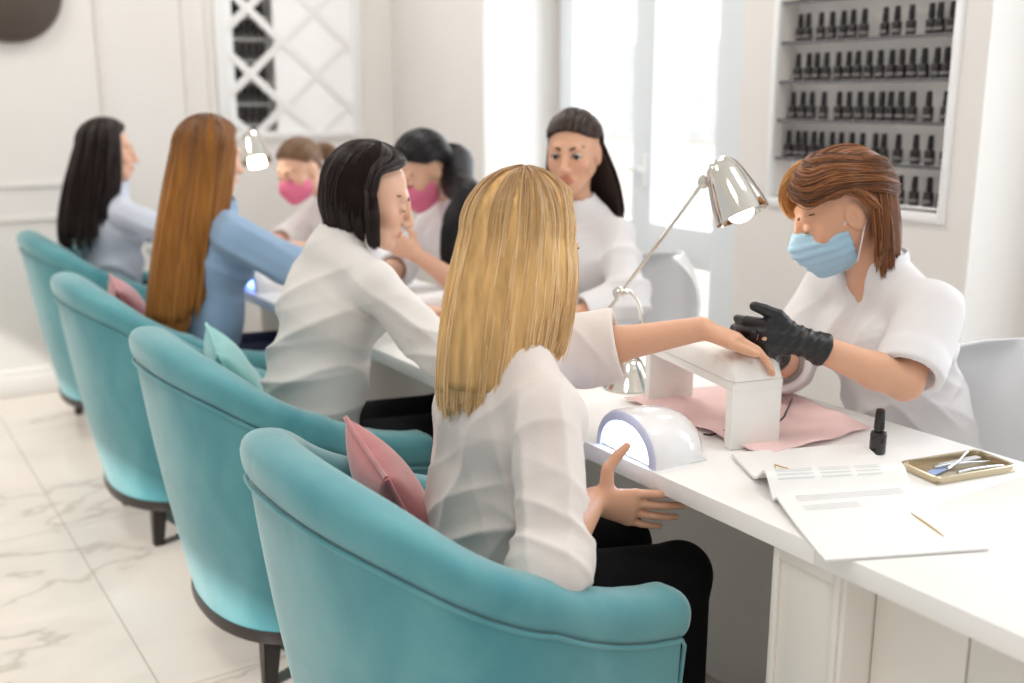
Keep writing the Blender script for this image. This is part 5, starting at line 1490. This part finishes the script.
HR = hair_mat('copper_hair', (132, 84, 38), (196, 136, 70), root=(108, 68, 34)); HRh = hull_mat('copper_hair_mass', (140, 92, 44))
def shp3(ph, t, o):
    back = np.clip(-np.cos(ph), 0, 1); return (0.020 * np.sin(np.pi * t * 0.7) - 0.030 * t, -0.150 * t * (0.55 + 0.45 * back), 0.03 * t * np.clip(np.sin(ph), 0, 1) * back)
long_hair(p, J['head'], HR, HRh, 1.12, lambda ph: 0.71 + 0.20 * sstep(np.cos(ph), -0.55, 0.3), shp3, N=5500, off=(1.04, 1.22), seed=41, groups=60, r0=0.0016, jit=0.025)

# --- long dark-haired client at the far end
J = dict(P=(0.985, 4.72, 0.56), Sh=(1.0, 4.63, 1.015), fwd=(0.99, -0.1), SR=(1.02, 4.475, 0.96), SL=(1.0, 4.785, 0.965),
         ER=(1.22, 4.38, 0.865), WR=(1.44, 4.47, 0.815), EL=(1.20, 4.83, 0.85), WL=(1.40, 4.85, 0.80),
         head=Head((1.008, 4.61, 1.205), (0.97, -0.22), -4))
p = build_person('woman with long very dark hair in a pale shirt by the panelled wall', J, SK2, h=0.006)
fo = [(V3(1.12, 4.43, 0.93), 0.14, (0.5, -0.2, 0.8), 12, 0.007), (V3(1.0, 4.57, 0.78), 0.2, (0.3, 0.6, 0.7), 9, 0.008)]
shirt(p, J, F_pale, h=0.007, sleeveR=0.8, sleeveL=0.8, ease=0.028, sl=(0.070, 0.062, 0.05), folds=fo, seed=34, name='shirt')
trousers(p, J, F_navy, 0.012); shoes(p, J, M_shoe)
def shp4(ph, t, o):
    back = np.clip(-np.cos(ph), 0, 1); return (0.030 * np.sin(np.pi * t * 0.7), -0.075 * t * (0.5 + 0.5 * back), -0.01 * t)
long_hair(p, J['head'], HK, HKh, 1.02, lambda ph: 0.83 + 0.20 * sstep(np.cos(ph), -0.5, 0.5), shp4, N=4500, off=(1.05, 1.24), seed=51, groups=50, r0=0.0018, jit=0.025)

# --- dark-haired manicurist facing the camera
J = dict(P=(2.00, 2.62, 0.56), Sh=(1.905, 2.575, 1.07), fwd=(-0.86, -0.5), SR=(1.83, 2.71, 1.02), SL=(1.97, 2.445, 1.02),
         EL=(1.915, 2.325, 0.85), WL=(1.735, 2.375, 0.805), ER=(1.73, 2.72, 0.84), WR=(1.62, 2.50, 0.80),
         head=Head((1.862, 2.525, 1.262), (-0.78, -0.62), -6))
p = build_person('dark-haired woman in a loose white blouse facing the camera across the worktop', J, SK, h=0.0048, closed=False, thigh=0.17)
fo = [(V3(1.95, 2.36, 0.94), 0.16, (0.2, 0.7, 0.7), 9, 0.008), (V3(1.93, 2.29, 0.84), 0.10, (0.2, 0.3, 1), 14, 0.007), (V3(1.88, 2.5, 0.92), 0.14, (0.5, -0.8, 0.2), 10, 0.006)]
shirt(p, J, F_white, h=0.0055, sleeveR=0.75, sleeveL=0.72, ease=0.03, sl=(0.066, 0.066, 0.056), folds=fo, seed=44, name='blouse', neck_r=0.062)
trousers(p, J, F_black, 0.012); shoes(p, J, SHOEW)
HE = hair_mat('espresso_hair', (40, 27, 24), (74, 52, 44)); HEh = hull_mat('espresso_hair_mass', (42, 29, 26))
def shp8(ph, t, o): return (0.012 * np.sin(np.pi * t) + 0.012 * t, -0.05 * t, -0.045 * t * np.clip(-np.sin(ph), 0, 1))
hl8 = np.array((0.58, 0.50, 0.32, 0.22, 0.20, -0.10, -0.5, -0.6))
tied_hair(p, J['head'], HE, HEh, (math.pi, 0.45), N=2600, off=1.07, seed=61, hl=hl8, puff=0.06, r0=0.0014)
long_hair(p, J['head'], HE, HEh, 1.2, lambda ph: 1.02 + 0.05 * np.sin(ph * 3), shp8, N=2600, off=(1.0, 1.14), seed=62, groups=40, rng_phi=(1.75, 2 * math.pi - 1.72), a_min=0.9, r0=0.0015, jit=0.035)

# --- black-haired manicurist with a pink mask, bending over her table
J = dict(P=(2.02, 3.24, 0.56), Sh=(1.86, 3.175, 1.05), fwd=(-0.97, -0.1), SR=(1.87, 3.335, 1.03), SL=(1.865, 3.01, 1.03),
         EL=(1.715, 2.93, 0.815), WL=(1.562, 2.95, 0.930), ER=(1.70, 3.36, 0.82), WR=(1.48, 3.14, 0.84),
         head=Head((1.718, 3.195, 1.180), (-0.93, -0.05), -32),
         handL=dict(D=(-0.75, 0.2, 0.45), N=(0.3, 0.9, 0.2), curl=(25, 25, 15)))
p = build_person('black-haired manicurist in white with a pink mask beside the tall column', J, SK2, h=0.0055, thigh=0.205)
fo = [(V3(1.80, 2.98, 0.92), 0.15, (0.5, 0.2, 0.8), 10, 0.007)]
shirt(p, J, F_white, h=0.007, sleeveR=0.2, sleeveL=0.0, ease=0.026, sl=(0.068, 0.066, 0.06), folds=fo, seed=54, name='tunic')
trousers(p, J, F_black, 0.014); shoes(p, J, SHOEW)
HN = hair_mat('black_hair', (14, 12, 14), (32, 28, 32)); HNh = hull_mat('black_hair_mass', (16, 14, 16))
Hd = J['head']
kn = Hd.p(-0.10, 0.01, -0.015)
tied_hair(p, Hd, HN, HNh, (math.pi, -0.20), N=2600, off=1.08, seed=71, puff=0.10, r0=0.0015,
          tail=[kn, kn + V3(0.035, -0.03, -0.02), V3(1.79, 3.08, 1.135), V3(1.775, 2.985, 1.105), V3(1.705, 2.965, 1.03), V3(1.68, 2.96, 0.93), V3(1.675, 2.96, 0.86)], tail_r=(0.045, 0.052, 0.050, 0.040, 0.030, 0.022, 0.008), tailN=1500)
face_mask(p, Hd, M_maskp, M_loop, 0.005)

# --- brown-haired manicurist with a pink mask at the far station
J = dict(P=(2.00, 4.14, 0.56), Sh=(1.80, 4.085, 1.00), fwd=(-0.97, -0.15), SR=(1.80, 4.245, 0.98), SL=(1.80, 3.92, 0.98),
         EL=(1.64, 3.82, 0.82), WL=(1.45, 3.87, 0.86), ER=(1.62, 4.26, 0.82), WR=(1.42, 4.08, 0.85),
         head=Head((1.635, 4.10, 1.135), (-0.90, -0.36), -22))
p = build_person('brown-haired manicurist with a ponytail and pink mask lit by the far lamp', J, SK2, h=0.006, thigh=0.19)
shirt(p, J, F_white, h=0.007, sleeveR=0.2, sleeveL=0.0, ease=0.026, sl=(0.068, 0.066, 0.06), folds=[(V3(1.75, 3.95, 0.88), 0.15, (0.5, 0.2, 0.8), 10, 0.007)], seed=64, name='tunic')
trousers(p, J, F_black, 0.014); shoes(p, J, SHOEW)
HO = hair_mat('light_brown_hair', (98, 72, 52), (142, 108, 80)); HOh = hull_mat('light_brown_hair_mass', (104, 78, 58))
Hd = J['head']; kn = Hd.p(-0.105, 0.0, 0.035)
tied_hair(p, Hd, HO, HOh, (math.pi, 0.35), N=2200, off=1.06, seed=81, puff=0.04, r0=0.0016,
          tail=[kn, kn + V3(0.05, -0.01, 0.0), kn + V3(0.085, -0.02, -0.05), kn + V3(0.09, -0.025, -0.12), kn + V3(0.08, -0.03, -0.18)], tail_r=(0.020, 0.030, 0.034, 0.028, 0.008), tailN=900)
face_mask(p, Hd, M_maskp, M_loop, 0.005)
